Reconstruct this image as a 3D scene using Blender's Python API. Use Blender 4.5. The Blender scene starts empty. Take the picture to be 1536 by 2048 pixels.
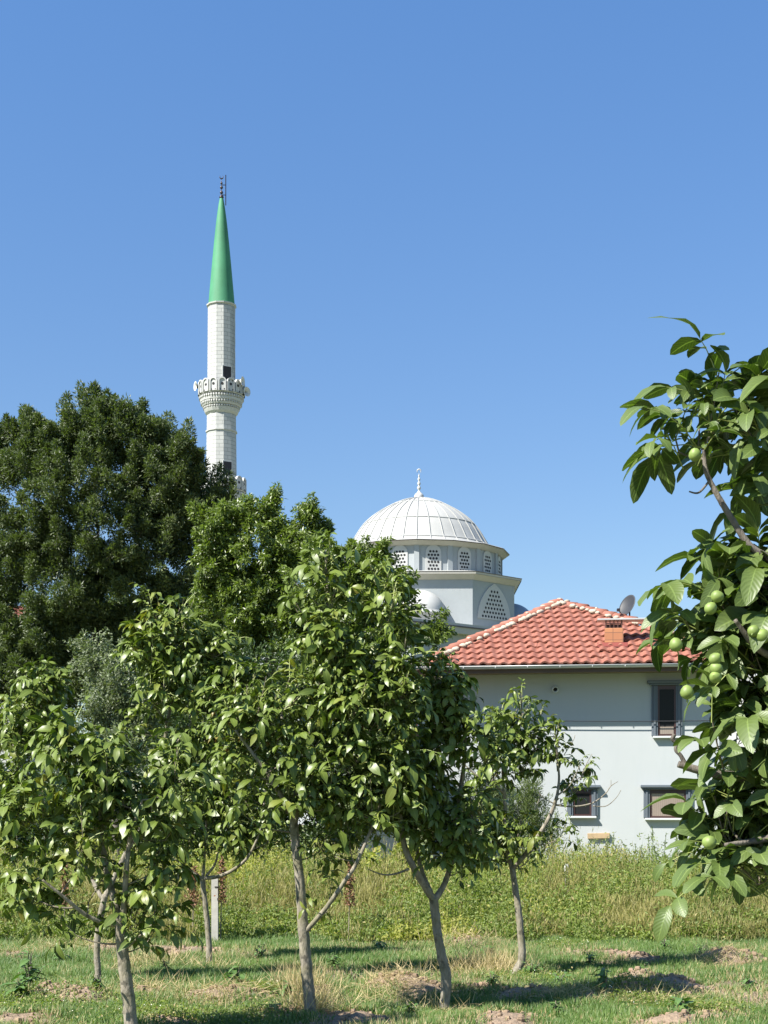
import bpy, math, random
import numpy as np
from mathutils import Vector, Matrix
R = math.radians
rng = np.random.default_rng(7)
random.seed(7)

# ------------------------------------------------------------------ camera, sky, sun, exposure
S = bpy.context.scene
F = 2841.0; HOR = 1600.0; EYE = 1.6
cam_d = bpy.data.cameras.new("camera"); cam = bpy.data.objects.new("camera", cam_d)
S.collection.objects.link(cam); S.camera = cam
cam_d.sensor_fit = 'VERTICAL'; cam_d.sensor_height = 34.6; cam_d.lens = F / 2048 * 34.6
cam_d.shift_y = (HOR - 1024) / 2048
cam_d.clip_start = 0.05; cam_d.clip_end = 6000
cam.location = (0, 0, EYE); cam.rotation_euler = (R(90), 0, 0)
SUN_EL = 47.0; SUN_AZ = 57.0     # azimuth: degrees to the left of the direction back to the camera
sd = Vector((-math.sin(R(SUN_AZ)) * math.cos(R(SUN_EL)), -math.cos(R(SUN_AZ)) * math.cos(R(SUN_EL)), math.sin(R(SUN_EL))))
w = bpy.data.worlds.new("World"); S.world = w; w.use_nodes = True
wn = w.node_tree; bg = wn.nodes["Background"]
sky = wn.nodes.new("ShaderNodeTexSky"); sky.sky_type = 'NISHITA'; sky.sun_disc = False
sky.sun_elevation = R(SUN_EL); sky.sun_rotation = math.atan2(sd.x, sd.y) % (2 * math.pi)
sky.air_density = 1.0; sky.dust_density = 0.25; sky.ozone_density = 2.2; sky.altitude = 200
tint = wn.nodes.new("ShaderNodeMix"); tint.data_type = 'RGBA'; tint.blend_type = 'MULTIPLY'; tint.inputs[0].default_value = 1.0
# clear summer air: the sky deepens a little more with height than the texture alone gives
geo = wn.nodes.new("ShaderNodeTexCoord"); sep = wn.nodes.new("ShaderNodeSeparateXYZ"); wn.links.new(geo.outputs["Generated"], sep.inputs[0])
hr = wn.nodes.new("ShaderNodeMapRange"); hr.inputs[1].default_value = .12; hr.inputs[2].default_value = .5; wn.links.new(sep.outputs[2], hr.inputs[0])
tm = wn.nodes.new("ShaderNodeMix"); tm.data_type = 'RGBA'; wn.links.new(hr.outputs[0], tm.inputs[0])
tm.inputs[6].default_value = (.79, .84, .89, 1); tm.inputs[7].default_value = (.80, 1.10, 1.36, 1); wn.links.new(tm.outputs[2], tint.inputs[7])
wn.links.new(sky.outputs[0], tint.inputs[6])
wn.links.new(tint.outputs[2], bg.inputs[0]); bg.inputs[1].default_value = 0.064
sl = bpy.data.lights.new("sun", 'SUN'); sl.energy = 5.0; sl.angle = R(0.53); sl.color = (1.0, 0.955, 0.88)
so = bpy.data.objects.new("sun", sl); S.collection.objects.link(so)
so.rotation_euler = sd.to_track_quat('Z', 'Y').to_euler(); so.location = (-20, -20, 60)
S.view_settings.view_transform = 'Standard'; S.view_settings.look = 'None'
S.view_settings.exposure = 1.32; S.view_settings.gamma = 1.0
S.cycles.max_bounces = 7; S.cycles.diffuse_bounces = 4; S.cycles.glossy_bounces = 3
S.cycles.transmission_bounces = 4; S.cycles.use_denoising = True

# ------------------------------------------------------------------ helpers
def P(u, v, d):
    return np.array([(u - 768.0) * d / F, d, EYE + (HOR - v) * d / F])
def G(u, v, z=0.0):                       # the ground point under a pixel
    d = (EYE - z) * F / (v - HOR); return np.array([(u - 768.0) * d / F, d, z])

class MB:
    def __init__(s): s.v = []; s.a = []; s.f = []; s.m = []; s.n = 0
    def add(s, v, faces, mat=0, attr=None):
        v = np.asarray(v, float).reshape(-1, 3)
        s.v.append(v)
        if attr is None: attr = np.zeros((len(v), 3))
        s.a.append(np.asarray(attr, float).reshape(-1, 3))
        if isinstance(faces, np.ndarray):
            s.f.append(faces + s.n); s.m.append(np.full(len(faces), mat))
        else:
            for f in faces:
                s.f.append(np.array([f]) + s.n); s.m.append(np.array([mat]))
        s.n += len(v)
    def build(s, name, mats, parent=None, smooth=False, **tags):
        me = bpy.data.meshes.new(name)
        v = np.concatenate(s.v)
        loops = np.concatenate([f.ravel() for f in s.f]).astype(np.int32)
        sizes = np.concatenate([np.full(len(f), f.shape[1]) for f in s.f])
        starts = np.concatenate([[0], np.cumsum(sizes)[:-1]]).astype(np.int32)
        me.vertices.add(len(v)); me.vertices.foreach_set("co", v.astype(np.float32).ravel())
        me.loops.add(len(loops)); me.loops.foreach_set("vertex_index", loops)
        me.polygons.add(len(sizes)); me.polygons.foreach_set("loop_start", starts)
        me.polygons.foreach_set("material_index", np.concatenate(s.m).astype(np.int32))
        me.polygons.foreach_set("use_smooth", np.full(len(sizes), bool(smooth)))
        at = me.attributes.new("lc", 'FLOAT_VECTOR', 'POINT')
        at.data.foreach_set("vector", np.concatenate(s.a).astype(np.float32).ravel())
        me.update(calc_edges=True)
        for m in (mats if isinstance(mats, (list, tuple)) else [mats]): me.materials.append(m)
        o = bpy.data.objects.new(name, me); S.collection.objects.link(o)
        if parent is not None: o.parent = parent
        for k, t in tags.items(): o[k] = t
        return o
    # ---- shapes
    def box(s, x0, x1, y0, y1, z0, z1, mat=0, M=None, bev=0.0):
        if bev > 0:
            b = min(bev, abs(x1 - x0) / 2.1, abs(y1 - y0) / 2.1, abs(z1 - z0) / 2.1)
            pts = []
            for z, i in ((z0, b), (z0 + b, 0), (z1 - b, 0), (z1, b)):
                for (x, y, dx, dy) in ((x0, y0, 1, 1), (x1, y0, -1, 1), (x1, y1, -1, -1), (x0, y1, 1, -1)):
                    pts.append((x + dx * i, y + dy * i, z))
            v = np.array(pts); fs = [(3, 2, 1, 0), (12, 13, 14, 15)]
            for k in range(3):
                for j in range(4): fs.append((4 * k + j, 4 * k + (j + 1) % 4, 4 * k + 4 + (j + 1) % 4, 4 * k + 4 + j))
        else:
            v = np.array([(x, y, z) for z in (z0, z1) for (x, y) in ((x0, y0), (x1, y0), (x1, y1), (x0, y1))])
            fs = [(3, 2, 1, 0), (4, 5, 6, 7), (0, 1, 5, 4), (1, 2, 6, 5), (2, 3, 7, 6), (3, 0, 4, 7)]
        if M is not None: v = (np.asarray(M)[:3, :3] @ v.T).T + np.asarray(M)[:3, 3]
        s.add(v, fs, mat)
    def tube(s, pts, rad, n=6, mat=0, cap=True):
        pts = np.asarray(pts, float); k = len(pts)
        rad = np.broadcast_to(np.asarray(rad, float), (k,))
        t = np.gradient(pts, axis=0); t /= np.linalg.norm(t, axis=1)[:, None] + 1e-12
        ref = np.array([0.0, 1.0, 0.0]) if abs(t[0][1]) < .9 else np.array([1.0, 0, 0])
        a = np.cross(t, ref); a /= np.linalg.norm(a, axis=1)[:, None] + 1e-12
        b = np.cross(t, a)
        th = np.arange(n) * 2 * math.pi / n
        ring = a[:, None, :] * np.cos(th)[None, :, None] + b[:, None, :] * np.sin(th)[None, :, None]
        v = (pts[:, None, :] + ring * rad[:, None, None]).reshape(-1, 3)
        i, j = np.meshgrid(np.arange(k - 1), np.arange(n), indexing='ij'); j2 = (j + 1) % n
        q = np.stack([i * n + j, i * n + j2, (i + 1) * n + j2, (i + 1) * n + j], -1).reshape(-1, 4)
        s.add(v, q, mat)
        if cap:
            base = s.n - k * n
            s.f.append(np.array([[base + (k - 1) * n + x for x in range(n)]])); s.m.append(np.array([mat]))
            s.f.append(np.array([[base + x for x in range(n)][::-1]])); s.m.append(np.array([mat]))
    def lathe(s, prof, n=32, c=(0, 0, 0), mat=0, a0=0.0, arc=2 * math.pi, attr_scale=None, rmod=None):
        prof = np.asarray(prof, float); k = len(prof)
        full = abs(arc - 2 * math.pi) < 1e-6
        m = n if full else n + 1
        th = a0 + np.arange(m) * arc / n
        r = prof[:, 0][:, None] * np.ones(m)[None]
        if rmod is not None: r = r * rmod(th)[None]
        v = np.stack([c[0] + r * np.cos(th), c[1] + r * np.sin(th), c[2] + prof[:, 1][:, None] + 0 * r], -1).reshape(-1, 3)
        att = np.stack([np.broadcast_to(th, r.shape), np.broadcast_to(prof[:, 1][:, None], r.shape), r], -1).reshape(-1, 3)
        jn = n if full else n
        i, j = np.meshgrid(np.arange(k - 1), np.arange(jn), indexing='ij'); j2 = (j + 1) % m
        q = np.stack([i * m + j, i * m + j2, (i + 1) * m + j2, (i + 1) * m + j], -1).reshape(-1, 4)
        s.add(v, q, mat, att)
    def poly(s, pts, mat=0): s.add(pts, [tuple(range(len(pts)))], mat)
    def prism(s, pts, fr, d0, d1, mat=0, back=False):
        # pts: 2D outline (x,z), fr(x, depth, z) -> world, extruded from depth d0 to d1 (d1 is the front)
        k = len(pts); v = [fr(x, d0, z) for x, z in pts] + [fr(x, d1, z) for x, z in pts]
        fs = [tuple(range(k, 2 * k))] + [(i, (i + 1) % k, k + (i + 1) % k, k + i) for i in range(k)]
        if back: fs.append(tuple(range(k))[::-1])
        s.add(v, fs, mat)

def thing(name, label, cat, loc=(0, 0, 0), group=None, rotz=0):
    o = bpy.data.objects.new(name, None); S.collection.objects.link(o)
    o.location = loc; o.rotation_euler = (0, 0, rotz); o.empty_display_size = .2
    o['label'] = label; o['category'] = cat
    if group: o['group'] = group
    return o
def arch(w, h, n=10, pointed=False):
    r = w / 2; pts = [(-r, 0), (r, 0)]
    if pointed:
        Rr = w * .95; hh = math.sqrt(Rr ** 2 - (Rr - r) ** 2); am = math.acos((Rr - r) / Rr)
        q = [(r - Rr + Rr * math.cos(am * i / n), Rr * math.sin(am * i / n) * h / hh) for i in range(1, n + 1)]
        pts += q + [(-x, z) for x, z in q[:-1][::-1]]
        return pts
    for i in range(n + 1):
        a = math.pi * i / n; pts.append((r * math.cos(a), h - r + r * math.sin(a)))
    return pts
def disc(c2, r, n=6): return [(c2[0] + r * math.cos(2 * math.pi * i / n), c2[1] + r * math.sin(2 * math.pi * i / n)) for i in range(n)]

# ---- value noise for placing things
_tab = rng.random((256, 256))
def vnoise(x, y, sc=1.0, off=0):
    x = np.asarray(x) * sc + off * 17.3 + 100; y = np.asarray(y) * sc + off * 5.1 + 100
    xi = np.floor(x).astype(int); yi = np.floor(y).astype(int); fx = x - xi; fy = y - yi
    fx = fx * fx * (3 - 2 * fx); fy = fy * fy * (3 - 2 * fy)
    g = lambda a, b: _tab[a % 256, b % 256]
    return (g(xi, yi) * (1 - fx) + g(xi + 1, yi) * fx) * (1 - fy) + (g(xi, yi + 1) * (1 - fx) + g(xi + 1, yi + 1) * fx) * fy

# ------------------------------------------------------------------ materials
def mat(name):
    m = bpy.data.materials.new(name); m.use_nodes = True
    nt = m.node_tree; return m, nt, nt.nodes["Principled BSDF"]
def N(nt, t, **kw):
    n = nt.nodes.new(t)
    for k, v in kw.items():
        if k == 'inp':
            for a, b in v.items(): n.inputs[a].default_value = b
        else: setattr(n, k, v)
    return n
def mixc(nt, fac, a, b, mode='MIX'):
    n = N(nt, "ShaderNodeMix", data_type='RGBA', blend_type=mode)
    for i, x in ((0, fac), (6, a), (7, b)):
        if isinstance(x, (int, float)): n.inputs[i].default_value = x
        elif isinstance(x, tuple): n.inputs[i].default_value = (*x, 1)[:4]
        else: nt.links.new(x, n.inputs[i])
    return n.outputs[2]
def ramp(nt, x, a, b):
    n = N(nt, "ShaderNodeMapRange"); n.inputs[1].default_value = a; n.inputs[2].default_value = b
    nt.links.new(x, n.inputs[0]); return n.outputs[0]
def math_(nt, op, a, b=None, c=None):
    n = N(nt, "ShaderNodeMath", operation=op)
    for i, x in enumerate((a, b, c)):
        if x is None: continue
        if isinstance(x, (int, float)): n.inputs[i].default_value = x
        else: nt.links.new(x, n.inputs[i])
    return n.outputs[0]
def noise(nt, scale, detail=4, vec=None, rough=.55):
    n = N(nt, "ShaderNodeTexNoise"); n.inputs["Scale"].default_value = scale
    n.inputs["Detail"].default_value = detail; n.inputs["Roughness"].default_value = rough
    if vec is None:
        tc = N(nt, "ShaderNodeTexCoord"); vec = tc.outputs["Object"]
    nt.links.new(vec, n.inputs["Vector"]); return n.outputs[0]
def bump(nt, bs, h, strength=.3, dist=.02):
    b = N(nt, "ShaderNodeBump"); b.inputs["Strength"].default_value = strength; b.inputs["Distance"].default_value = dist
    nt.links.new(h, b.inputs["Height"]); nt.links.new(b.outputs[0], bs.inputs["Normal"])

def plain(name, col, rough=.7, var=.12, scale=6.0, bmp=.15, metal=0.0, dirt=None, dist=.01):
    m, nt, bs = mat(name)
    n1 = noise(nt, scale, 5); n2 = noise(nt, scale * .17, 3)
    f = math_(nt, 'ADD', math_(nt, 'MULTIPLY', ramp(nt, n1, .3, .7), .5), math_(nt, 'MULTIPLY', ramp(nt, n2, .35, .65), .5))
    a = tuple(c * (1 - var) for c in col); b = tuple(min(1, c * (1 + var)) for c in col)
    c = mixc(nt, f, a, b)
    if dirt:
        tc = N(nt, "ShaderNodeTexCoord"); mp = N(nt, "ShaderNodeMapping"); mp.inputs["Scale"].default_value = (1, 1, .12)
        nt.links.new(tc.outputs["Object"], mp.inputs[0])
        s_ = noise(nt, 2.2, 6, mp.outputs[0], .7)
        c = mixc(nt, math_(nt, 'MULTIPLY', ramp(nt, s_, .52, .8), dirt[1]), c, dirt[0])
    nt.links.new(c, bs.inputs["Base Color"]); bs.inputs["Roughness"].default_value = rough
    bs.inputs["Metallic"].default_value = metal
    if bmp: bump(nt, bs, n1, bmp, dist)
    return m

def leafmat(name, dark, light, red=None, rough=.42, trans=.28, rib=0.0, veins=False, backc=None, spec=.5, dry=None):
    m, nt, bs = mat(name)
    at = N(nt, "ShaderNodeAttribute", attribute_name="lc"); sx = N(nt, "ShaderNodeSeparateXYZ"); nt.links.new(at.outputs["Vector"], sx.inputs[0])
    u, v, r = sx.outputs
    n2 = noise(nt, .9, 2)
    f = math_(nt, 'ADD', math_(nt, 'MULTIPLY', r, .65), math_(nt, 'MULTIPLY', ramp(nt, n2, .3, .7), .35))
    c = mixc(nt, f, dark, light)
    if dry: c = mixc(nt, ramp(nt, r, .86 if dry[0] > .3 else .985, .9 if dry[0] > .3 else 1.0), c, dry)
    if red: c = mixc(nt, ramp(nt, r, 1.5, 1.6), c, red)
    au = math_(nt, 'ABSOLUTE', u)
    if rib:
        k = ramp(nt, au, .10, .03)
        c = mixc(nt, math_(nt, 'MULTIPLY', k, rib), c, tuple(min(1, x * 2.6 + .03) for x in light))
    if veins:
        ph = math_(nt, 'SUBTRACT', math_(nt, 'MULTIPLY', v, 62.0), math_(nt, 'MULTIPLY', au, 17.0))
        sv = math_(nt, 'SINE', ph)
        kv = ramp(nt, sv, .55, 1.0)
        c = mixc(nt, math_(nt, 'MULTIPLY', kv, .30), c, tuple(min(1, x * 1.9) for x in light))
        bump(nt, bs, math_(nt, 'MULTIPLY', sv, -1.0), .16, .0015)
        blot = noise(nt, 60, 3); c = mixc(nt, math_(nt, 'MULTIPLY', ramp(nt, blot, .62, .75), .25), c, (.10, .09, .03))
    ge = N(nt, "ShaderNodeNewGeometry")
    bc = backc or tuple(x * 1.35 + .01 for x in light)
    c = mixc(nt, math_(nt, 'MULTIPLY', ge.outputs["Backfacing"], .55), c, bc)
    nt.links.new(c, bs.inputs["Base Color"]); bs.inputs["Roughness"].default_value = rough
    bs.inputs["Specular IOR Level"].default_value = spec
    tr = N(nt, "ShaderNodeBsdfTranslucent")
    nt.links.new(mixc(nt, 1.0, c, (1.25, 1.5, .45), 'MULTIPLY'), tr.inputs[0])
    mx = N(nt, "ShaderNodeMixShader"); mx.inputs[0].default_value = trans
    nt.links.new(bs.outputs[0], mx.inputs[1]); nt.links.new(tr.outputs[0], mx.inputs[2])
    nt.links.new(mx.outputs[0], nt.nodes["Material Output"].inputs[0])
    return m

def barkmat(name, a, b, lichen=None):
    m, nt, bs = mat(name)
    tc = N(nt, "ShaderNodeTexCoord"); mp = N(nt, "ShaderNodeMapping"); mp.inputs["Scale"].default_value = (1, 1, .35)
    nt.links.new(tc.outputs["Object"], mp.inputs[0])
    n1 = noise(nt, 38, 6, mp.outputs[0], .65); n2 = noise(nt, 7, 4)
    c = mixc(nt, ramp(nt, n1, .32, .68), a, b)
    c = mixc(nt, math_(nt, 'MULTIPLY', ramp(nt, n2, .46, .64), .75), c, lichen or tuple(x * .55 for x in a))
    n3 = noise(nt, 14, 3); c = mixc(nt, math_(nt, 'MULTIPLY', ramp(nt, n3, .58, .66), .7), c, tuple(x * .4 for x in a))
    nt.links.new(c, bs.inputs["Base Color"]); bs.inputs["Roughness"].default_value = .85
    bump(nt, bs, n1, .9, .012); return m

def blockmat(name, col, line, bw=.9, bh=.42, mortar=.03, lc=True):
    m, nt, bs = mat(name)
    at = N(nt, "ShaderNodeAttribute", attribute_name="lc")
    br = N(nt, "ShaderNodeTexBrick"); nt.links.new(at.outputs["Vector"], br.inputs["Vector"])
    br.inputs["Scale"].default_value = 1.0; br.inputs["Brick Width"].default_value = bw; br.inputs["Row Height"].default_value = bh
    br.inputs["Mortar Size"].default_value = mortar; br.inputs["Mortar Smooth"].default_value = .3
    br.inputs["Color1"].default_value = (*col, 1); br.inputs["Color2"].default_value = (*[c * .9 for c in col], 1)
    br.inputs["Mortar"].default_value = (*line, 1)
    n2 = noise(nt, 1.6, 6, None, .7)
    c = mixc(nt, math_(nt, 'MULTIPLY', ramp(nt, n2, .5, .72), .35), br.outputs[0], tuple(x * .6 for x in col))
    nt.links.new(c, bs.inputs["Base Color"]); bs.inputs["Roughness"].default_value = .75
    bump(nt, bs, br.outputs["Fac"], -.4, .02); return m

M = {}
M['wal'] = leafmat("walnut_leaf", (.013, .032, .005), (.118, .158, .024), red=(.26, .11, .05), rib=.5, rough=.41, trans=.24, dry=(.16, .15, .03), spec=.42)
M['walnear'] = leafmat("walnut_leaf_near", (.028, .056, .012), (.080, .115, .024), rib=.8, rough=.46, veins=True, trans=.24)
M['ash'] = leafmat("ash_leaf", (.024, .046, .012), (.098, .125, .038), rough=.5, trans=.22)
M['mid'] = leafmat("mid_tree_leaf", (.034, .060, .010), (.165, .215, .040), rough=.38, trans=.25)
M['silver'] = leafmat("silver_leaf", (.06, .085, .035), (.19, .22, .12), rough=.5, trans=.2)
M['bush'] = leafmat("bush_leaf", (.018, .038, .009), (.055, .09, .02), rough=.5, trans=.2)
M['willow'] = leafmat("willow_leaf", (.06, .09, .03), (.17, .21, .08), rough=.5, trans=.25)
M['weed'] = leafmat("weed_leaf", (.115, .135, .020), (.36, .355, .070), rough=.6, trans=.3, dry=(.40, .33, .14))
M['weedg'] = leafmat("weed_green", (.062, .10, .018), (.215, .265, .052), rough=.6, trans=.3, dry=(.34, .28, .12))
M['straw'] = leafmat('weed_straw', (.11, .105, .03), (.29, .26, .085), rough=.7, trans=.25, dry=(.17, .20, .05))
M['red'] = leafmat("dock_red", (.12, .06, .03), (.20, .10, .05), rough=.7, trans=.1)
M['grass'] = leafmat("grass_blade", (.048, .105, .018), (.14, .21, .048), rough=.55, trans=.3, dry=(.34, .28, .14))
M['broad'] = leafmat("broad_weed_leaf", (.03, .075, .016), (.09, .16, .04), rough=.45, trans=.25, rib=.4)
M['hay'] = leafmat("dry_grass", (.27, .21, .10), (.44, .355, .19), rough=.7, trans=.2)
M['bark'] = barkmat("walnut_bark", (.125, .108, .080), (.31, .275, .215), (.15, .14, .075))
M['barkd'] = barkmat("dark_bark", (.09, .075, .06), (.19, .165, .135))
M['twig'] = barkmat("twig_bark", (.14, .12, .085), (.26, .22, .16))
M['rachis'] = plain("leaf_stalk", (.22, .26, .07), .6, bmp=0)
M['nut'] = plain("walnut_husk", (.16, .22, .05), .55, .3, 60, .1, dist=.001)
M['white'] = plain("white_render", (.42, .42, .40), .7, .05, 3, .1, dirt=((.35, .36, .34), .35))
M['domew'] = plain("dome_sheet", (.345, .345, .325), .55, .07, 1.4, .12, dirt=((.45, .46, .45), .45))
M['domeseam'] = plain("dome_seam", (.31, .315, .30), .6, .06, 2, 0)
M['blue'] = plain("blue_grey_dome", (.22, .26, .31), .45, .12, 2, .1)
M['drum'] = plain("grey_green_render", (.295, .318, .325), .85, .05, 4, .15, dirt=((.30, .33, .32), .35))
M['trim'] = plain("cornice_trim", (.39, .37, .33), .8, .06, 4, .1, dirt=((.33, .32, .28), .4))
M['lead'] = plain("lead_edge", (.10, .08, .075), .6, .1, 4, 0)
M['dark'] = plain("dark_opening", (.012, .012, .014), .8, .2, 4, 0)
M['green'] = plain("green_spire", (.045, .20, .095), .7, .25, .9, .1, dirt=((.05, .24, .14), .5))
M['block'] = blockmat("marble_blocks", (.40, .405, .385), (.20, .21, .20), .62, .27, .02)
M['metal'] = plain("dark_metal", (.05, .04, .04), .4, .2, 8, 0, metal=.6)
M['horn'] = plain("horn_plastic", (.5, .5, .48), .5, .05, 6, 0)
M['wall'] = plain("pale_mint_render", (.375, .397, .398), .88, .03, 1.1, .25, dirt=((.29, .33, .33), .3), dist=.02)
M['wtrim'] = plain("window_moulding", (.095, .115, .135), .6, .05, 6, .05)
M['sill'] = plain("pale_sill", (.48, .50, .49), .6, .05, 6, .05)
M['sash'] = plain("brown_sash", (.045, .018, .016), .4, .15, 8, 0)
M['gut'] = plain("gutter_metal", (.42, .43, .42), .4, .06, 5, 0, metal=.2)
M['soffit'] = plain("soffit_board", (.17, .13, .08), .8, .15, 5, .1)
M['fascia'] = plain("fascia_board", (.09, .06, .045), .8, .15, 5, .1)
M['mortar'] = plain("ridge_mortar", (.38, .33, .255), .9, .25, 14, .7, dist=.03)
M['copper'] = plain("chimney_brick_flash", (.19, .045, .035), .6, .15, 8, .1)
M['rust'] = plain("rusty_iron", (.07, .032, .025), .7, .3, 14, .2)
M['wood'] = plain("raw_timber", (.36, .26, .15), .7, .18, 9, .2)
M['concrete'] = plain("concrete_post", (.40, .385, .34), .9, .15, 12, .4)
M['dish'] = plain("dish_grey", (.03, .031, .033), .5, .15, 6, 0)
M['cable'] = plain("cable_black", (.02, .022, .025), .6, .1, 6, 0)
M['soil'] = plain("dry_soil", (.24, .17, .11), .95, .3, 18, .9, dist=.02)
M['blossom'] = plain("tiny_white_flower", (.75, .75, .62), .7, .1, 6, 0)
# glossy window blind behind glass
def blind(name, col):
    m, nt, bs = mat(name)
    tc = N(nt, "ShaderNodeTexCoord"); wv = N(nt, "ShaderNodeTexWave", bands_direction='X'); wv.inputs["Scale"].default_value = 6.0
    wv.inputs["Distortion"].default_value = .6
    nt.links.new(tc.outputs["Object"], wv.inputs[0])
    c = mixc(nt, wv.outputs["Fac"], tuple(x * .82 for x in col), col)
    nt.links.new(c, bs.inputs["Base Color"]); bs.inputs["Roughness"].default_value = .7
    bs.inputs["Coat Weight"].default_value = .7; bs.inputs["Coat Roughness"].default_value = .03
    return m
M['blind'] = blind("beige_blind", (.22, .175, .14)); M['glass'] = blind("dark_glass", (.012, .013, .014)); M['glass'].node_tree.nodes['Principled BSDF'].inputs['Coat Weight'].default_value = .12; M['glass'].node_tree.nodes['Principled BSDF'].inputs['Specular IOR Level'].default_value = .15
# terracotta tiles: lc = (column index, row index, unused)
def tilemat():
    m, nt, bs = mat("terracotta_tiles")
    at = N(nt, "ShaderNodeAttribute", attribute_name="lc")
    wn_ = N(nt, "ShaderNodeTexWhiteNoise", noise_dimensions='3D'); nt.links.new(at.outputs["Vector"], wn_.inputs["Vector"])
    c = mixc(nt, wn_.outputs[0], (.215, .076, .048), (.285, .108, .070))
    n1 = noise(nt, 3.0, 5); c = mixc(nt, math_(nt, 'MULTIPLY', ramp(nt, n1, .5, .75), .45), c, (.34, .175, .13))
    n2 = noise(nt, 26, 4); c = mixc(nt, math_(nt, 'MULTIPLY', ramp(nt, n2, .55, .75), .35), c, (.17, .068, .052))
    nt.links.new(c, bs.inputs["Base Color"]); bs.inputs["Roughness"].default_value = .75
    bump(nt, bs, n2, .25, .006); return m
M['tile'] = tilemat()
def brickmat():
    m, nt, bs = mat("hollow_brick")
    tc = N(nt, "ShaderNodeTexCoord"); sp = N(nt, "ShaderNodeSeparateXYZ"); cb = N(nt, "ShaderNodeCombineXYZ")
    nt.links.new(tc.outputs["Object"], sp.inputs[0]); nt.links.new(math_(nt, 'ADD', sp.outputs[0], sp.outputs[1]), cb.inputs[0]); nt.links.new(sp.outputs[2], cb.inputs[1])
    br = N(nt, "ShaderNodeTexBrick"); nt.links.new(cb.outputs[0], br.inputs["Vector"])
    br.inputs["Scale"].default_value = 1; br.inputs["Brick Width"].default_value = .25; br.inputs["Row Height"].default_value = .19
    br.inputs["Mortar Size"].default_value = .008; br.offset = 0
    br.inputs["Color1"].default_value = (.42, .19, .085, 1); br.inputs["Color2"].default_value = (.34, .145, .07, 1); br.inputs["Mortar"].default_value = (.16, .08, .05, 1)
    nt.links.new(br.outputs[0], bs.inputs["Base Color"]); bs.inputs["Roughness"].default_value = .85; return m
M['brick'] = brickmat()
def groundmat():
    m, nt, bs = mat("orchard_ground")
    at = N(nt, "ShaderNodeAttribute", attribute_name="lc"); sx = N(nt, "ShaderNodeSeparateXYZ"); nt.links.new(at.outputs["Vector"], sx.inputs[0])
    n1 = noise(nt, 2.2, 6, None, .65); n2 = noise(nt, 28, 5, None, .7)
    soil = mixc(nt, ramp(nt, n2, .3, .7), (.14, .10, .065), (.34, .25, .17))
    gr = mixc(nt, ramp(nt, n2, .3, .7), (.07, .11, .03), (.18, .20, .07))
    k = math_(nt, 'ADD', sx.outputs[0], math_(nt, 'MULTIPLY', ramp(nt, n1, .5, .7), .55))
    c = mixc(nt, ramp(nt, k, .35, .6), gr, soil)
    nt.links.new(c, bs.inputs["Base Color"]); bs.inputs["Roughness"].default_value = .95
    bump(nt, bs, n2, .8, .03); return m
M['ground'] = groundmat()

# ------------------------------------------------------------------ ground
MOUNDS = [(110, 2003, .42, .13), (170, 2012, .3, .1), (430, 2000, .45, .10), (500, 1995, .35, .07), (780, 1986, .36, .13), (850, 1992, .4, .06), (560, 2035, .4, .06),
          (1270, 1965, .3, .09), (1330, 1975, .3, .07), (1440, 1930, .36, .13), (1490, 1928, .35, .10), (1250, 1992, .4, .08), (1180, 2008, .3, .07), (1360, 1985, .4, .05),
          (1160, 1915, .35, .05), (1230, 1918, .3, .05), (1290, 1925, .3, .05), (210, 1905, .4, .06), (370, 1905, .5, .05), (700, 2045, .5, .05), (1420, 2040, .4, .05),
          (1060, 1995, .4, .07), (930, 1890, .45, .09), (1010, 2045, .45, .08), (280, 1990, .35, .05), (620, 1990, .35, .05), (20, 1915, .4, .04), (1330, 2060, .5, .09),
          (960, 1985, .3, .04), (40, 2050, .4, .06), (350, 2050, .4, .04)]
MW = np.array([[*G(u, v)[:2], r, h] for u, v, r, h in MOUNDS])
def ground_h(x, y):
    x = np.asarray(x, float); y = np.asarray(y, float); h = np.zeros_like(x); s = np.zeros_like(x)
    for mx, my, r, hh in MW:
        q = ((x - mx) ** 2 + ((y - my) * .9) ** 2) / r ** 2
        e = np.exp(-q * 2.2); h += hh * e * (.75 + .5 * vnoise(x, y, 6)); s = np.maximum(s, e)
    near = np.exp(-np.maximum(0, np.hypot(x, y - 12) - 10) / 6)
    h += near * (.05 * (vnoise(x, y, 1.1, 1) - .5) + .03 * (vnoise(x, y, 5, 2) - .5) + .05 * s * (vnoise(x, y, 14, 3) - .5))
    return h, s
def soilness(x, y):
    h, s = ground_h(x, y)
    n = vnoise(x, y, .9, 4) * .5 + vnoise(x, y, 2.6, 5) * .3 + vnoise(x, y, 7, 6) * .2
    return np.clip(s * 1.15 + np.clip((n - .56) * 4.5, 0, .75), 0, 1), h
ax = np.concatenate([-np.geomspace(2500, 6.2, 24), np.arange(-6, 6.01, .05), np.geomspace(6.2, 2500, 24)])
ay = np.concatenate([[-60, -30, -10, 0, 4, 6], np.arange(7, 17.5, .06), np.geomspace(17.8, 4500, 40)])
X, Y = np.meshgrid(ax, ay, indexing='ij'); so_, hh = soilness(X, Y)
mb = MB(); nx, ny = X.shape
i, j = np.meshgrid(np.arange(nx - 1), np.arange(ny - 1), indexing='ij')
mb.add(np.stack([X, Y, hh], -1).reshape(-1, 3), np.stack([i * ny + j, (i + 1) * ny + j, (i + 1) * ny + j + 1, i * ny + j + 1], -1).reshape(-1, 4), 0,
       np.stack([so_, hh, hh], -1).reshape(-1, 3))
mb.build("ground", M['ground'], smooth=True, kind='structure')
def gz(x, y): return float(ground_h(np.array([x]), np.array([y]))[0][0])

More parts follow.
